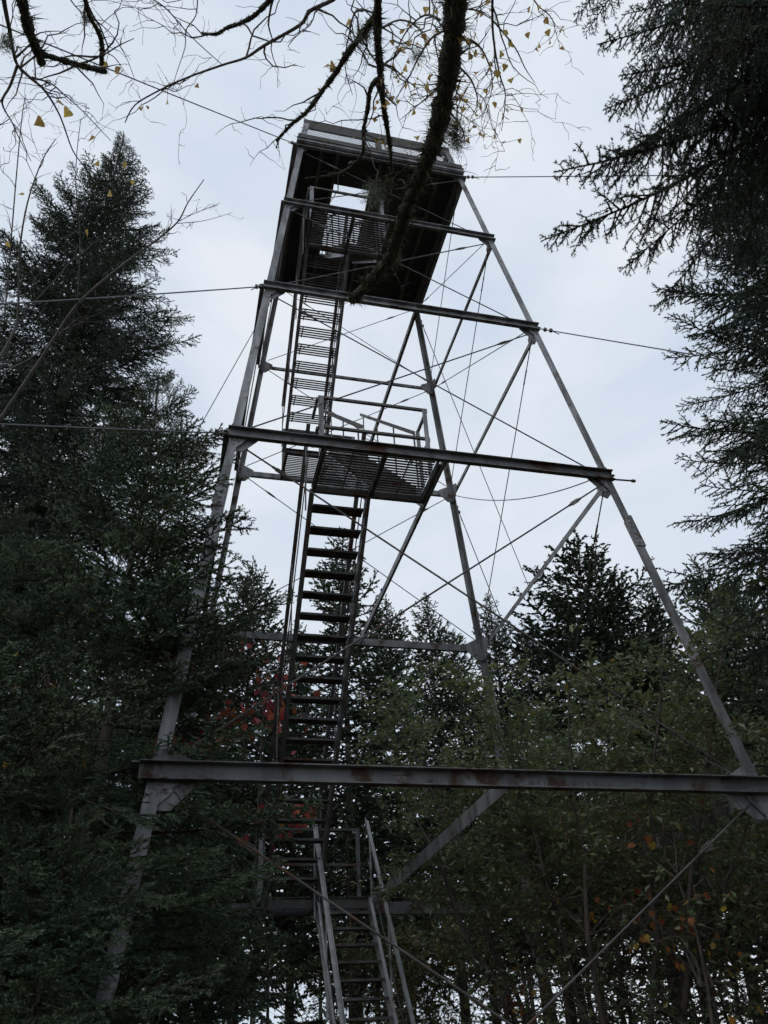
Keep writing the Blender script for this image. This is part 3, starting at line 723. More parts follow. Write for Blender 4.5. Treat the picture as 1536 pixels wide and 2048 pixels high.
bgt = [(684, 1052, 14.5, 1, 0.95, 'slender spruce whose tip shows behind the upper steps of the long flight'),
       (508, 1112, 15.5, 0, 0.9, 'spruce behind the red maple, left of the stairs'),
       (430, 1215, 19, 3, 1.0, 'thin spruce behind the two left tower legs'),
       (590, 1240, 21, 0, 0.9, 'spruce far behind the left side of the stairs'),
       (772, 1188, 16, 0, 0.85, 'spruce just right of the stairs, first of the pair behind the diagonal tie'),
       (852, 1183, 17.5, 1, 0.95, 'spruce between the stairs and the far right leg'),
       (905, 1262, 20, 3, 1.1, 'low spruce left of the far right leg'),
       (975, 1182, 15.5, 1, 0.8, 'small pointed spruce directly behind the far right leg'),
       (1040, 1262, 19, 3, 1.1, 'sparse spruce between the far leg and the wide spruce'),
       (1150, 1092, 15.0, 2, 1.25, 'wide bushy spruce in the gap between the two right legs'),
       (1215, 1175, 17.0, 0, 0.9, 'spruce merging with the wide bushy one on its right'),
       (1285, 1160, 16.5, 1, 0.95, 'spruce crossed by the near right leg'),
       (1388, 1112, 14.0, 0, 0.95, 'spruce right of the near right leg with a ragged top'),
       (1455, 1150, 16.0, 2, 0.9, 'spruce at far right under the overhanging boughs'),
       (1530, 1080, 12.5, 0, 1.0, 'spruce cut by the right picture edge below the dark overhanging tree'),
       (330, 1130, 17.0, 0, 1.0, 'spruce seen through the boughs left of the tower leg'),
       (60, 1080, 15.0, 0, 1.0, 'spruce far left behind the near fir'),
       (-60, 1000, 20.0, 1, 1.1, 'spruce at the left edge deep in the woods')]
rng = random.Random(8)
for (px, py, d, v, sx, label) in bgt:
    tp = at_h(px, py, d); H = tp[2]; s = H/12.0
    root = empty('spruce_tree', (tp[0], tp[1], -0.1)); rz = rng.uniform(0, 6.28)
    t = link('trunk', TRK[v % 3], root); t.scale = (1, 1, s); t.rotation_euler = (0, 0, rz)
    c = link('crown', CRW[v], root); c.scale = (s*sx*1.15, s*sx*1.15, s); c.rotation_euler = (0, 0, rz)
    tag(root, label, 'tree', 'spruces standing behind the tower')
# trees deeper in the wood: bare lower trunks and ragged crowns, one mass
fm = MB(); fparts = []
lowb = [bough(L, 900+i, sec_sp=0.40, ter_sp=0.22, step=0.028, nl=0.08, nw=0.055, droop=0.2, up=0.15, width=0.42, hang=0.3, wood=False, terlen=0.3)[0] for i, L in enumerate((0.8, 1.4, 2.0))]
for i in range(46):
    az = rng.uniform(-0.50, 1.15); d = rng.uniform(20, 36)
    thin = 0.29 < az < 0.40
    if thin: d = rng.uniform(27, 36)
    x, y = d*math.sin(az), d*math.cos(az)
    H = d*rng.uniform(0.24, 0.40)+2.0; r0 = rng.uniform(0.08, 0.16)
    fm.tube([(x, y, -0.3), (x+rng.uniform(-.1, .1), y, H*0.5), (x+rng.uniform(-.2, .2), y, H)], [r0, r0*0.7, 0.02], 6)
    z = H*(rng.uniform(0.5, 0.7) if thin else rng.uniform(0.12, 0.35))
    while z < H*0.98:
        f = z/H
        for j in range(4):
            a = rng.uniform(0, 6.28); L = max(0.3, 2.0*(1-f)**0.7*rng.uniform(0.6, 1.1)); el = math.radians(-18+65*f*f+rng.uniform(-10, 10))
            q = min(range(3), key=lambda q: abs((0.8, 1.4, 2.0)[q]-L))
            m3 = np.array(xform((math.cos(a)*math.cos(el), math.sin(a)*math.cos(el), math.sin(el)), rng.uniform(-.3, .3)))
            fparts.append((lowb[q]*(L/(0.8, 1.4, 2.0)[q])) @ m3.T+V((x, y, z)))
        z += rng.uniform(0.35, 0.6)
for i in range(13):                       # young growth under the big trees
    az = rng.uniform(-0.5, 1.1); d = rng.uniform(12.5, 22)
    if 0.27 < az < 0.42: continue
    x, y = d*math.sin(az), d*math.cos(az)
    H = rng.uniform(2.5, 5.2); fm.tube([(x, y, -0.2), (x, y, H)], [0.05, 0.01], 5); z = 0.3
    while z < H:
        f = z/H
        for j in range(5):
            a = rng.uniform(0, 6.28); L = max(0.25, 1.4*(1-f)**0.7*rng.uniform(0.6, 1.1)); el = math.radians(-10+60*f*f+rng.uniform(-10, 10))
            m3 = np.array(xform((math.cos(a)*math.cos(el), math.sin(a)*math.cos(el), math.sin(el)), rng.uniform(-.3, .3)))
            fparts.append((lowb[0]*(L/0.8)) @ m3.T+V((x, y, z)))
        z += rng.uniform(0.25, 0.4)
tag(link('distant_woods', np_mesh('distant_woods', np.concatenate(fparts), [M['needle_far'], M['bark']], fm)), 'mass of conifers deep in the woods behind the tower', 'woods', kind='stuff')

# unseen conifers added behind and beside the viewpoint to shade the lower steel
sm_ = MB(); sp_ = []
for i in range(13):
    az = 1.75+i*(2*math.pi-0.62-1.75-0.0)/13+rng.uniform(-.08, .08); d = rng.uniform(6.8, 10); x, y = d*math.sin(az), d*math.cos(az)
    H = rng.uniform(7, 10.5); sm_.tube([(x, y, -0.2), (x, y, H)], [0.14, 0.02], 6); z = 0.6
    while z < H:
        f = z/H
        for j in range(5):
            a = rng.uniform(0, 6.28); L = max(0.4, 2.1*(1-f)**0.7*rng.uniform(0.7, 1.1)); el = math.radians(-15+60*f*f)
            m3 = np.array(xform((math.cos(a)*math.cos(el), math.sin(a)*math.cos(el), math.sin(el)), rng.uniform(-.3, .3)))
            sp_.append((lowb[2]*(L/2.0)) @ m3.T+V((x, y, z)))
        z += 0.5
tag(link('shading_woods', np_mesh('shading_woods', np.concatenate(sp_), [M['needle_far'], M['bark']], sm_)), 'unseen conifers added behind the viewpoint to shade the tower', 'woods', kind='stuff')
print('woods tris', sum(len(q) for q in fparts), sum(len(q) for q in sp_))

# ---- broadleaf helpers
def leaf_poly(kind):
    if kind == 'birch':
        pts = [(0, 0), (0.06, 0.2), (0.18, 0.34), (0.34, 0.38), (0.5, 0.33), (0.66, 0.22), (0.82, 0.11), (1.0, 0.0), (0.82, -0.11), (0.66, -0.22), (0.5, -0.33), (0.34, -0.38), (0.18, -0.34), (0.06, -0.2)]; fold = 0.35
    elif kind == 'maple':
        pts = [(0, 0), (0.05, 0.22), (0.0, 0.46), (0.28, 0.34), (0.42, 0.62), (0.60, 0.30), (0.72, 0.34), (1.0, 0.0), (0.72, -0.34), (0.60, -0.30), (0.42, -0.62), (0.28, -0.34), (0.0, -0.46), (0.05, -0.22)]; fold = 0.15
    else:
        pts = [(0, 0), (0.25, 0.22), (0.55, 0.27), (0.85, 0.12), (1, 0), (0.85, -0.12), (0.55, -0.27), (0.25, -0.22)]; fold = 0.3
    return pts, fold
def leaf_mesh(kind, mat_, stem=0.35, curl=0.15):
    pts, fold = leaf_poly(kind); mb = MB()
    c = (0.45, 0, 0.0)
    vs_ = [(x, y, abs(y)*fold-curl*x*x) for x, y in pts]+[(c[0], 0, -curl*0.2)]
    n = len(pts); mb.add(vs_, [(i, (i+1) % n, n) for i in range(n)])
    if stem: mb.tube([(0, 0, 0), (-stem*0.5, 0.0, 0.03), (-stem, 0, 0.12)], 0.014, 3)
    return mb.mesh('leaf', mat_, False)
def put_leaf(root, me, pos, size, rng, hang=0.7):
    d = nrm(V((rng.uniform(-1, 1), rng.uniform(-1, 1), -hang*2+rng.uniform(-.6, .6))))
    o = bpy.data.objects.new('leaf', me); mtx = xform(d, rng.uniform(0, 6.28)).to_4x4(); mtx.translation = Vector(tuple(pos))
    o.parent = root; o.matrix_local = mtx @ Matrix.Diagonal((size, size*rng.uniform(0.75, 1.1), size, 1)); COL.objects.link(o)

def walk(p, d, L, r, rng, wander=0.25, trop=(0, 0, 0), seg=0.06):
    n = max(3, int(L/seg)); pts = [V(p)]; d = nrm(V(d)); cur = np.array([rng.gauss(0, 1), rng.gauss(0, 1), rng.gauss(0, 1)])*0.10
    for i in range(n):
        d = nrm(d+cur+V(trop)*0.1); zz = nrm(d+np.array([rng.gauss(0, wander), rng.gauss(0, wander), rng.gauss(0, wander)])*1.1); pts.append(pts[-1]+zz*(L/n))
    return pts, [max(0.0009, r*(1-0.85*i/n)) for i in range(n+1)]

def leaves_bulk(pts, size, rng, tone):
    """two-triangle-per-side folded leaves at the points"""
    n = len(pts); d = rng.normal(size=(n, 3)); d[:, 2] = d[:, 2]*0.5-0.2; d /= np.linalg.norm(d, axis=1)[:, None]
    up = np.tile(np.array([0, 0, 1.0]), (n, 1))+rng.normal(size=(n, 3))*0.45; y = np.cross(up, d); y /= np.linalg.norm(y, axis=1)[:, None]+1e-9; z = np.cross(d, y)
    s = (size*rng.uniform(0.6, 1.25, n))[:, None]
    A = pts; B = pts+d*s*0.5+y*s*0.27+z*s*0.08; C_ = pts+d*s; D = pts+d*s*0.5-y*s*0.27+z*s*0.08; Mi = pts+d*s*0.5
    T = np.concatenate([np.stack([A, B, Mi], 1), np.stack([B, C_, Mi], 1), np.stack([A, Mi, D], 1), np.stack([D, Mi, C_], 1)])
    return T, np.tile(tone, 4)

# ---- big green shrub right of centre
def shrub(base, stems, label, seed, H, spread, nleaf, size, name='leafy_shrub', r0=0.035, singles=0, tonemax=0.55, leafmat='leafgreen', lean=(0, 0)):
    rng = random.Random(seed); nr = np.random.default_rng(seed)
    root = empty(name, tuple(base)); tips_ = []
    fine = MB()
    for i in range(stems):
        a = 6.283*i/stems+rng.uniform(-.4, .4); sp = spread*rng.uniform(0.25, 1.0)
        top = V((math.cos(a)*sp+lean[0], math.sin(a)*sp+lean[1], H*rng.uniform(0.7, 1.0)))
        p0 = V((math.cos(a)*0.18, math.sin(a)*0.18, -0.1)); k = 16; pts = []
        for j in range(k):
            t = j/(k-1); q = p0+(top-p0)*t; q = q+V((math.cos(a), math.sin(a), 0))*(-0.35*math.sin(math.pi*t)*0.5)+V((rng.gauss(0, .03), rng.gauss(0, .03), 0)); pts.append(q)
        st = MB(); st.tube(pts, [r0*rng.uniform(0.8, 1.1)*(1-0.85*j/(k-1)) for j in range(k)], 7, rough=0.08, rng=rng)
        st.build('stem', M['bark'], root, True)
        for j in range(6, k):
            for _ in range(5):
                b = pts[j]; f = j/k
                aa = rng.uniform(0, 6.28); d = V((math.cos(aa), math.sin(aa), rng.uniform(0.0, 0.9)))
                wp, wr = walk(b, d, rng.uniform(0.5, 1.15)*(1.15-0.5*f), 0.010*(1.2-f), rng, 0.16, (0, 0, -0.15), 0.12)
                fine.tube(wp, wr, 4)
                for w in wp[1:]: tips_.append(w)
                for w in wp[2:]:
                    if rng.random() < 0.7:
                        w2, r2 = walk(w, V((rng.gauss(0, 1), rng.gauss(0, 1), rng.gauss(0.2, .6))), rng.uniform(0.15, 0.4), 0.004, rng, 0.2, (0, 0, -.1), 0.08); fine.tube(w2, r2, 3); tips_ += w2[1:]*2
    fine.build('twigs', M['bark'], root)['kind'] = 'stuff'
    tp = np.array(tips_); keepz = (tp[:, 2] > 3.1) | (nr.random(len(tp)) < 0.28); tp = tp[keepz]; cl = np.sin(tp[:, 0]*4.1+tp[:, 2]*2.3)*np.cos(tp[:, 1]*3.7-tp[:, 2]*3.1); tp = tp[cl > -0.45]; pick = tp[nr.integers(0, len(tp), nleaf)]+nr.normal(size=(nleaf, 3))*0.035
    big = np.sin(pick[:, 0]*1.7+1)*np.cos(pick[:, 2]*2.1+pick[:, 1]*1.3)
    tone = np.clip(nr.random(nleaf)**1.6*tonemax+0.12*big+0.08, 0, 1); out = nr.random(nleaf) < 0.025; tone[out] = nr.uniform(0.75, 1.0, out.sum())
    T, tn = leaves_bulk(pick, size, nr, tone)
    o = link('foliage', np_mesh('foliage', T, [M[leafmat]], None, tn), root); o['kind'] = 'stuff'
    if singles:
        lm = leaf_mesh('oval', M['leafgreen_one'], 0.2)
        cv = CAM-V(base); dist = np.linalg.norm(tp-cv, axis=1); order = np.argsort(dist)[:singles*6]; 
        for q in rng.sample(list(order), singles): put_leaf(root, lm, tp[q], size*rng.uniform(0.9, 1.35), rng, 0.3)
    tag(root, label, 'shrub')
    return root
shrub((3.75, 7.8, -0.1), 13, 'large green shrub with many dark stems growing through the tower right side', 31, 5.7, 2.5, 36000, 0.066, singles=260, r0=0.045)
shrub((6.0, 8.9, -0.1), 9, 'green shrub behind the near right leg', 32, 5.7, 1.9, 15000, 0.066, r0=0.035)
shrub((5.9, 6.2, -0.1), 7, 'leafy yellowing shrub at the lower right picture edge', 33, 4.0, 1.4, 13000, 0.07, r0=0.025, tonemax=0.8)
shrub((3.6, 12.5, -0.1), 7, 'yellow green sapling low between the stairs and the shrub stems', 34, 3.6, 1.2, 9000, 0.07, r0=0.02, tonemax=0.95)
shrub((2.9, 13.5, -0.1), 6, 'shaded green bush right behind the lower stairs', 35, 4.6, 1.3, 6000, 0.075, r0=0.025, tonemax=0.4)

# ---- autumn saplings with separate leaves
def autumn(base, clusters, d, label, seed, mats_, size, name, per=26, rad=0.32, kind='maple', trunk_top=None, group=None):
    rng = random.Random(seed); root = empty(name, tuple(base)); b0 = V(base)
    mb = MB(); top = V(trunk_top)-b0; k = 10
    pts = [V((0, 0, -0.1))*(1-j/(k-1))+top*(j/(k-1))+V((rng.gauss(0, .05), rng.gauss(0, .05), 0)) for j in range(k)]
    mb.tube(pts, [0.028*(1-0.75*j/(k-1)) for j in range(k)], 7); mb.build('trunk', M['bark'], root, True)
    lms = [leaf_mesh(kind, M[x]) for x in mats_]
    for (px, py, n, dd) in clusters:
        c = at_h(px, py, d+dd)-b0; st = min(pts, key=lambda q: np.linalg.norm(q-c)+max(0, q[2]-c[2]+0.4)*2)
        br = MB(); ps = [st+(c-st)*t+V((rng.gauss(0, .04), rng.gauss(0, .04), 0.25*math.sin(math.pi*t))) for t in np.linspace(0, 1, 7)]
        br.tube(ps, np.linspace(0.008, 0.003, 7), 5)
        for _ in range(n):
            if True:
                e = c+V((rng.gauss(0, rad*1.1), rng.gauss(0, rad), rng.gauss(0, rad*0.75)))
                if rng.random() < 0.5: br.tube([ps[rng.randint(3, 6)], e], [0.004, 0.0015], 3)
                put_leaf(root, rng.choice(lms), e, size*rng.uniform(0.7, 1.25), rng)
        br.build('branch', M['bark'], root)
    tag(root, label, 'tree', group)
rb_ = at_h(560, 1700, 11.6)
autumn((rb_[0], rb_[1], -0.1), [(560, 1330, 6, 0), (480, 1300, 10, 0.4), (500, 1330, 6, 0), (545, 1375, 18, 0), (560, 1410, 14, 0.3), (548, 1450, 18, 0), (590, 1405, 8, 0), (500, 1440, 10, 0.3), (590, 1640, 18, 0), (600, 1622, 8, 0), (545, 1660, 8, 0), (470, 1430, 8, 0)],
       11.6, 'red-leaved maple sapling behind the left tower legs and the stairs', 51, ['leafred', 'leafred', 'leafred', 'leaforange'], 0.115, 'maple_sapling', rad=0.17, trunk_top=at_h(510, 1330, 11.6))
r2 = at_h(330, 1700, 6.5)
autumn((r2[0], r2[1], -0.1), [(345, 1322, 16, 0), (325, 1330, 8, 0), (415, 1305, 15, 0), (440, 1300, 8, 0), (455, 1425, 14, 0), (430, 1440, 10, 0), (390, 1490, 12, 0), (378, 1515, 8, 0), (300, 1500, 4, 0)],
       6.5, 'thin maple with dull red leaves in front of the tower left leg', 54, ['leafred', 'leafred', 'leafred', 'leaforange'], 0.062, 'maple_sapling', rad=0.10, trunk_top=at_h(385, 1330, 6.5))
yb = at_h(60, 1700, 6.0)
autumn((yb[0], yb[1], -0.1), [(80, 1375, 8, 0), (155, 1230, 5, 0), (95, 1278, 5, 0), (65, 1240, 3, 0), (145, 1500, 3, 0), (50, 1510, 3, 0)],
       6.0, 'sapling with sparse yellow leaves glimpsed between the left fir boughs', 52, ['leafgold'], 0.06, 'yellow_sapling', rad=0.07, trunk_top=at_h(110, 1240, 6.0))
ob = at_h(1380, 2000, 7.7)
autumn((ob[0], ob[1], -0.1), [(1300, 1810, 16, 0), (1330, 1890, 14, 0), (1430, 1880, 12, 0), (1260, 1850, 12, 0), (1290, 1660, 8, 0), (1350, 1650, 6, 0), (1440, 1780, 10, 0), (1480, 1990, 10, 0), (1130, 1680, 8, 0.6), (1160, 1830, 8, 0.6), (1060, 1990, 10, 0.8), (1020, 2020, 10, 0.8)],
       7.7, 'sapling with scattered orange leaves at lower right', 53, ['leaforange', 'leafgold', 'leaforange'], 0.056, 'orange_sapling', rad=0.16, trunk_top=at_h(1350, 1660, 7.7))

# ---- overhanging birch
BB = V((0.9, -1.6, -0.1)); birch = empty('birch_tree', tuple(BB))
tag(birch, 'overhanging birch with mossy dark limbs, fine twigs and few yellow leaves', 'tree')
rng = random.Random(17)
crotch = V((0.9, -1.2, 6.4))
tb = MB(BB); tb.tube([BB+V((0, 0, -0.1)), V((0.95, -1.55, 2.5)), V((0.85, -1.4, 4.6)), crotch, V((0.8, -0.9, 8.0))], [0.17, 0.145, 0.13, 0.12, 0.08], 12, rough=0.04, rng=rng)
tb.build('trunk', M['mossbark'], birch, True)
BL = []
def smooth(pts, n=4):
    P = [V(p) for p in pts]; out = []
    for i in range(len(P)-1):
        p0, p1, p2, p3 = P[max(i-1, 0)], P[i], P[i+1], P[min(i+2, len(P)-1)]
        for j in range(n):
            t = j/n; out.append(0.5*((2*p1)+(-p0+p2)*t+(2*p0-5*p1+4*p2-p3)*t*t+(-p0+3*p1-3*p2+p3)*t**3))
    return out+[P[-1]]
def limb(px, s0, s1, w0, w1, mossy=0, name='limb', twigs=0, start=None, tl=0.5, parent=None, matn=None, zt=-0.3, wig=0.0):
    """trace a limb through sight lines; slant distance s0..s1; widths in photo pixels"""
    k = len(px); P3 = [at_s(x, y, s0+(s1-s0)*i/(k-1)) for i, (x, y) in enumerate(px)]
    rad = [(w0+(w1-w0)*i/(k-1))*0.5*(s0+(s1-s0)*i/(k-1))/FPX for i in range(k)]
    n = 6 if mossy else 4; sp = smooth(P3, n)
    rr = np.interp(np.linspace(0, 1, len(sp)), np.linspace(0, 1, len(rad)), rad)
    if mossy: rr = rr*(1+0.10*np.sin(np.arange(len(sp))*0.9+px[0][0])+0.08*np.sin(np.arange(len(sp))*2.3))
    if start is not None:
        P_ = V(start); pre = [P_+(sp[0]-P_)*q/6 for q in range(6)]; sp = pre+sp; rr = np.concatenate([[rr[0]*1.1]*6, rr])
    par = parent or birch; off = V(par.location)
    mb = MB(off)
    if mossy:
        sp2 = []; r2 = []
        for i in range(len(sp)-1):
            for t in (0, 0.34, 0.67): sp2.append(sp[i]*(1-t)+sp[i+1]*t); r2.append(rr[i]*rng.uniform(0.85, 1.12))
        sp2.append(sp[-1]); r2.append(rr[-1]*0.8)
        mb.tube(sp2, r2, 9, rough=0.16, rng=rng)
    else:
        if wig: sp = [p+V((rng.gauss(0, wig), rng.gauss(0, wig), rng.gauss(0, wig))) for p in sp]
        mb.tube(sp, rr, 6 if w0 > 5 else 4, rough=0.05, rng=rng)
    o = mb.build(name, M[matn] if matn else (M['mossbark'] if mossy else M['bare']), par, True)
    if mossy:                                   # moss tufts: short ragged blades round the limb
        nr = np.random.default_rng(int(abs(px[0][0])*13+px[0][1])+3); A = np.array(sp); seg = np.linalg.norm(np.diff(A, axis=0), axis=1); Lt = seg.sum(); n = int(mossy*2.2*Lt)
        ii = nr.choice(len(seg), n, p=seg/Lt); t = nr.random(n)[:, None]; c = A[ii]*(1-t)+A[ii+1]*t; rI = rr[ii][:, None]
        clump = np.sin(ii*1.9+nr.random()*9)+nr.normal(0, 0.5, n)
        d = nr.normal(size=(n, 3)); ax_ = (A[ii+1]-A[ii])/seg[ii][:, None]; d -= ax_*np.sum(d*ax_, 1)[:, None]; d /= np.linalg.norm(d, axis=1)[:, None]
        base = c+d*rI*0.85; ln = 0.002+np.minimum(rI[:, 0]*0.9, 0.026)*nr.random(n)**2*(0.15+(clump > 0.7)*1.3); tip_ = base+(d+nr.normal(size=(n, 3))*0.9-np.array([0, 0, 0.4]))*ln[:, None]
        wv = np.cross(d, nr.normal(size=(n, 3))); wv /= np.linalg.norm(wv, axis=1)[:, None]; wv *= (0.0015+0.002*nr.random(n))[:, None]
        q = link('moss', np_mesh('moss', np.stack([base-wv, base+wv, tip_], 1)-off, [M['moss']]), o); q['kind'] = 'stuff'
    if twigs:
        mb2 = MB(off)
        for _ in range(int(twigs*0.62+0.5)):
            i = rng.randint(7 if start is not None else 1, len(sp)-2); tan = nrm(sp[i+1]-sp[i-1]); d = nrm(tan*rng.uniform(0.3, 1.0)+V((rng.gauss(0, .8), rng.gauss(0, .8), rng.gauss(0, .8))))
            wp, wr = walk(sp[i], d, tl*rng.uniform(0.3, 1.0), min(rr[i]*0.7, 0.0048), rng, 0.24, (0, 0, zt*1.4), 0.04)
            mb2.tube(wp, wr, 4)
            for w in wp[2:]: BL.append(w)
            for w in wp[1:]:
                if rng.random() < 0.35:
                    d2 = nrm(V((rng.gauss(0, 1), rng.gauss(0, 1), rng.gauss(-.2, .7)))); w2, r2 = walk(w, d2, rng.uniform(0.03, 0.16), 0.0018, rng, 0.25, (0, 0, zt), 0.03); mb2.tube(w2, r2, 3)
                    BL.append(w2[-1])
        if mb2.v: mb2.build('twigs', M['bare'] if not matn else M[matn], par)['kind'] = 'stuff'
    return o
limb([(905, -420), (915, -200), (914, -60), (907, 60), (896, 150), (882, 230), (868, 285), (846, 340), (820, 400), (800, 460), (782, 510), (745, 555), (703, 602)], 2.9, 4.6, 42, 16, mossy=5200, start=crotch, twigs=16, tl=0.3)
limb([(770, -320), (760, -140), (755, 50), (757, 100), (762, 160), (766, 205), (775, 260), (781, 305), (783, 365)], 3.3, 4.3, 17, 5, mossy=1500, start=crotch, twigs=10)
limb([(757, 20), (730, 62), (700, 100), (672, 145), (642, 185), (615, 222), (582, 250), (553, 282)], 3.65, 4.3, 13, 4, mossy=1500, twigs=14)
limb([(765, 150), (742, 175), (735, 220), (727, 262), (724, 310), (690, 342), (650, 352), (610, 356)], 3.8, 4.4, 9, 2.5, mossy=900, twigs=16, tl=0.35)
limb([(700, -30), (665, 0), (620, 22), (600, 50), (530, 90), (492, 115), (445, 130), (375, 155), (320, 180), (270, 210), (250, 245)], 3.9, 4.8, 8, 1.8, twigs=20, start=crotch)
limb([(560, -20), (540, 0), (510, 30), (480, 47), (455, 55), (433, 68), (403, 67)], 3.8, 4.1, 9, 4, mossy=700, twigs=8, start=crotch)
limb([(36, -40), (46, 10), (58, 60), (72, 95), (84, 126)], 3.6, 3.9, 18, 13, mossy=1800, start=V((-0.3, 0.2, 7.6)))
limb([(84, 108), (130, 122), (165, 132), (190, 138), (212, 143)], 3.8, 4.0, 9, 9, mossy=1200, twigs=6)
limb([(168, -20), (172, 8), (182, 38), (198, 66), (204, 92), (203, 130)], 3.9, 4.0, 6, 9, mossy=900, twigs=5, start=V((-0.2, 0.3, 7.8)))
limb([(204, 112), (240, 90), (268, 77)], 4.0, 4.1, 3, 1.2, twigs=3, tl=0.2)
limb([(3, -30), (10, 15), (18, 55), (26, 100), (35, 130), (60, 155), (90, 182), (120, 232), (145, 300), (168, 332)], 3.7, 4.4, 8, 1.6, twigs=18, start=V((-0.4, 0.2, 7.6)))
limb([(35, 130), (20, 172), (4, 206), (25, 246), (36, 272), (62, 322)], 3.9, 4.4, 5, 1.4, twigs=10)
limb([(64, 155), (100, 166), (125, 186), (165, 222), (222, 282)], 3.95, 4.5, 4, 1.2, twigs=10)
limb([(135, -10), (160, 22), (215, 60), (250, 110), (270, 160)], 4.2, 4.6, 2.6, 1, twigs=8)
limb([(395, -20), (392, 30), (372, 60), (370, 95), (352, 150), (345, 180)], 4.3, 4.6, 2.6, 1.2, twigs=8, start=V((0.3, 0.4, 8.0)))
limb([(290, -10), (330, 15), (370, 60), (400, 90), (445, 130)], 4.3, 4.5, 2.4, 1.4, twigs=10)
limb([(985, -20), (985, 50), (990, 100), (1000, 152), (1011, 192), (1003, 262)], 4.0, 4.5, 5, 1.2, twigs=22, start=crotch)
limb([(985, 40), (1030, 95), (1050, 136), (1070, 166)], 4.1, 4.4, 3, 1, twigs=5)
limb([(1050, -30), (1075, 10), (1100, 32), (1110, 60), (1098, 82)], 4.4, 4.6, 2.6, 1, twigs=10, tl=0.3, start=V((1.6, 0.3, 8.4)))
for (a, b_) in (((900, 120), [(925, 140), (945, 165), (955, 205), (940, 240)]), ((890, 160), [(860, 190), (830, 215), (800, 240)]), ((905, 60), [(870, 70), (840, 110), (815, 160), (790, 200)]), ((880, 40), [(850, 30), (815, 60), (790, 110), (780, 160)]), ((900, 90), [(940, 80), (970, 110), (985, 170), (965, 235)]), ((880, 200), [(905, 230), (925, 260), (930, 285)]), ((900, 20), [(950, 20), (985, 40)]), ((757, 60), [(800, 40), (840, 60), (860, 120)]), ((757, 30), [(715, 20), (700, 60), (690, 130), (705, 190)])):
    limb([a]+b_, 3.9, 4.5, 5, 1.2, twigs=14, tl=0.4)
lmb = [leaf_mesh('birch', M['leafyellow']) for _ in range(1)]
big = [(85, 241, 20), (121, 202, 13), (138, 219, 18), (183, 271, 18), (231, 133, 16), (209, 122, 13), (697, 38, 20), (655, 128, 17), (669, 130, 20), (641, 178, 16), (790, 15, 15), (853, 14, 16), (820, 48, 16), (796, 95, 15), (803, 98, 13), (845, 68, 13), (835, 85, 14), (940, 105, 15), (952, 104, 12), (810, 132, 13), (793, 152, 12), (875, 60, 14), (935, 78, 12), (957, 205, 12), (284, 214, 11), (298, 213, 10), (334, 200, 9), (392, 170, 10), (362, 172, 8), (197, 323, 14), (253, 325, 14), (218, 385, 14), (265, 360, 11), (176, 460, 12), (45, 385, 12), (18, 485, 12), (1095, 60, 11), (1112, 68, 11), (1075, 15, 10), (1055, 65, 10), (1100, 80, 9), (800, 62, 11), (860, 150, 11), (910, 250, 13), (905, 240, 11), (720, 60, 10), (760, 275, 9), (705, 275, 9)]
for (px, py, w) in big:
    s = rng.uniform(3.9, 4.4); put_leaf(birch, lmb[0], at_s(px, py, s)-BB, w*1.25*s/FPX, rng, 1.3)
cand = [p for p in BL]
def prj(p):
    d = p-CAM; z = d@CF; return 768+FPX*(d@CR)/z, 1024-FPX*(d@CU)/z
rng.shuffle(cand); cnt = 0
for p in cand:
    x, y = prj(p)
    if (740 < x < 1060 and 0 < y < 300 and cnt < 130) or (1040 < x < 1130 and 0 < y < 110 and rng.random() < 0.4):
        put_leaf(birch, lmb[0], p-BB, rng.uniform(0.026, 0.046), rng, 1.3); cnt += 1

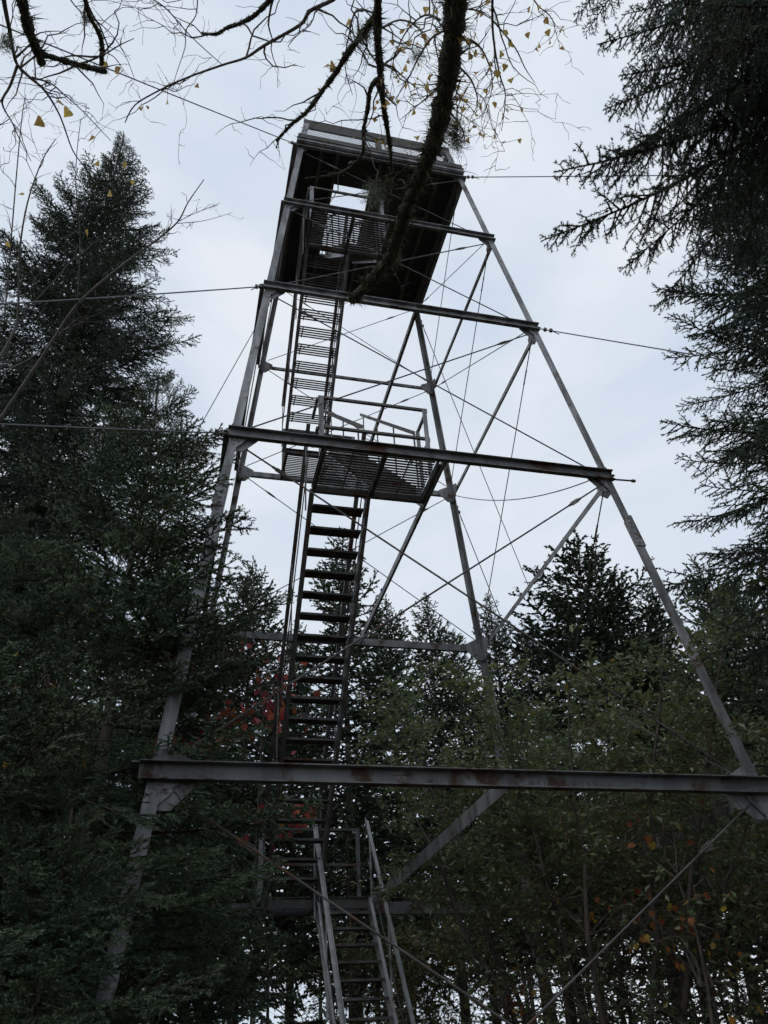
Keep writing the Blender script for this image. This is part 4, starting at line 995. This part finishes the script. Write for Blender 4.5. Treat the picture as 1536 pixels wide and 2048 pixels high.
# shaggy lichen and moss tufts caught on the limbs
def tuft(px, py, s, r, n, matn, seed):
    nr = np.random.default_rng(seed); c = at_s(px, py, s)-BB
    b = c+nr.normal(size=(n, 3))*r*0.30; d = nr.normal(size=(n, 3)); d[:, 2] -= 0.6; e = b+d*r*0.42; m_ = (b+e)/2+nr.normal(size=(n, 3))*r*0.18
    wv = np.cross(d, nr.normal(size=(n, 3))); wv /= np.linalg.norm(wv, axis=1)[:, None]; wv *= 0.0011
    T = np.concatenate([np.stack([b-wv, b+wv, m_], 1), np.stack([m_-wv, m_+wv, e], 1)])
    link('lichen_tuft', np_mesh('lichen_tuft', T, [M[matn]]), birch)['kind'] = 'stuff'
for i, (px, py, s, r, n, mn) in enumerate([(906, 262, 4.0, 0.075, 420, 'moss'), (914, 285, 4.0, 0.06, 260, 'moss'), (750, 388, 4.25, 0.085, 520, 'lichen'), (775, 372, 4.2, 0.06, 260, 'moss'), (728, 68, 3.75, 0.05, 260, 'lichen'), (13, 86, 3.85, 0.045, 260, 'lichen'), (172, 35, 3.95, 0.035, 160, 'lichen'), (792, 520, 4.45, 0.05, 200, 'moss'), (765, 545, 4.5, 0.04, 150, 'moss'), (715, 595, 4.6, 0.04, 200, 'moss'), (860, 300, 4.1, 0.05, 200, 'moss'), (835, 110, 3.7, 0.05, 160, 'moss')]):
    tuft(px, py, s, r, n, mn, 300+i)

# ---- bare young tree at the left edge
bt0 = at_s(-60, 1000, 7.2); bt = empty('bare_tree', (bt0[0], bt0[1], -0.1)); tag(bt, 'leafless young tree at left with thin grey branches in front of the spruce', 'tree')
BO = V(bt.location)
tb = MB(BO); tb.tube([(bt0[0], bt0[1], -0.2), (bt0[0]-0.05, bt0[1], 2.5), tuple(bt0)], [0.055, 0.045, 0.035], 8, rough=0.05, rng=rng); tb.build('trunk', M['bare'], bt, True)
fork = bt0
def bl(px, s0, s1, w0, w1, twigs=6, start=None, tl=0.5): limb(px, s0, s1, w0*0.6, w1*0.75, 0, 'branch', twigs, start, tl, bt, 'bare', 0.25)
bl([(0, 838), (85, 713), (154, 610), (239, 535), (308, 484), (355, 444), (376, 405), (408, 359)], 7.2, 7.6, 10, 2, 14, fork)
bl([(355, 444), (393, 425), (436, 410)], 7.5, 7.7, 3, 1.3, 8, None, 0.25)
bl([(352, 447), (410, 441), (465, 425)], 7.5, 7.7, 3, 1.2, 8, None, 0.25)
bl([(-10, 730), (20, 678), (36, 627), (39, 507), (55, 405), (85, 320), (111, 279)], 6.8, 7.4, 9, 1.6, 14, fork)
bl([(7, 661), (20, 507), (34, 337), (44, 234), (51, 190)], 6.9, 7.4, 5, 1.4, 14)
bl([(38, 634), (102, 569), (140, 525), (164, 507), (186, 487)], 7.0, 7.3, 5, 1.5, 8)
bl([(155, 608), (160, 473), (152, 371), (154, 302), (162, 237)], 7.3, 7.6, 4, 1.4, 12)
bl([(130, 651), (205, 624), (239, 596), (280, 572)], 7.3, 7.5, 4, 1.2, 6)
bl([(236, 598), (290, 610), (318, 622), (366, 627)], 7.4, 7.6, 2.4, 1.0, 6, None, 0.3)
bl([(0, 745), (55, 720), (105, 680), (150, 640)], 7.1, 7.4, 5, 1.6, 6, fork)
bl([(85, 716), (130, 735), (160, 752), (182, 752)], 7.2, 7.4, 3, 1.0, 5, None, 0.3)
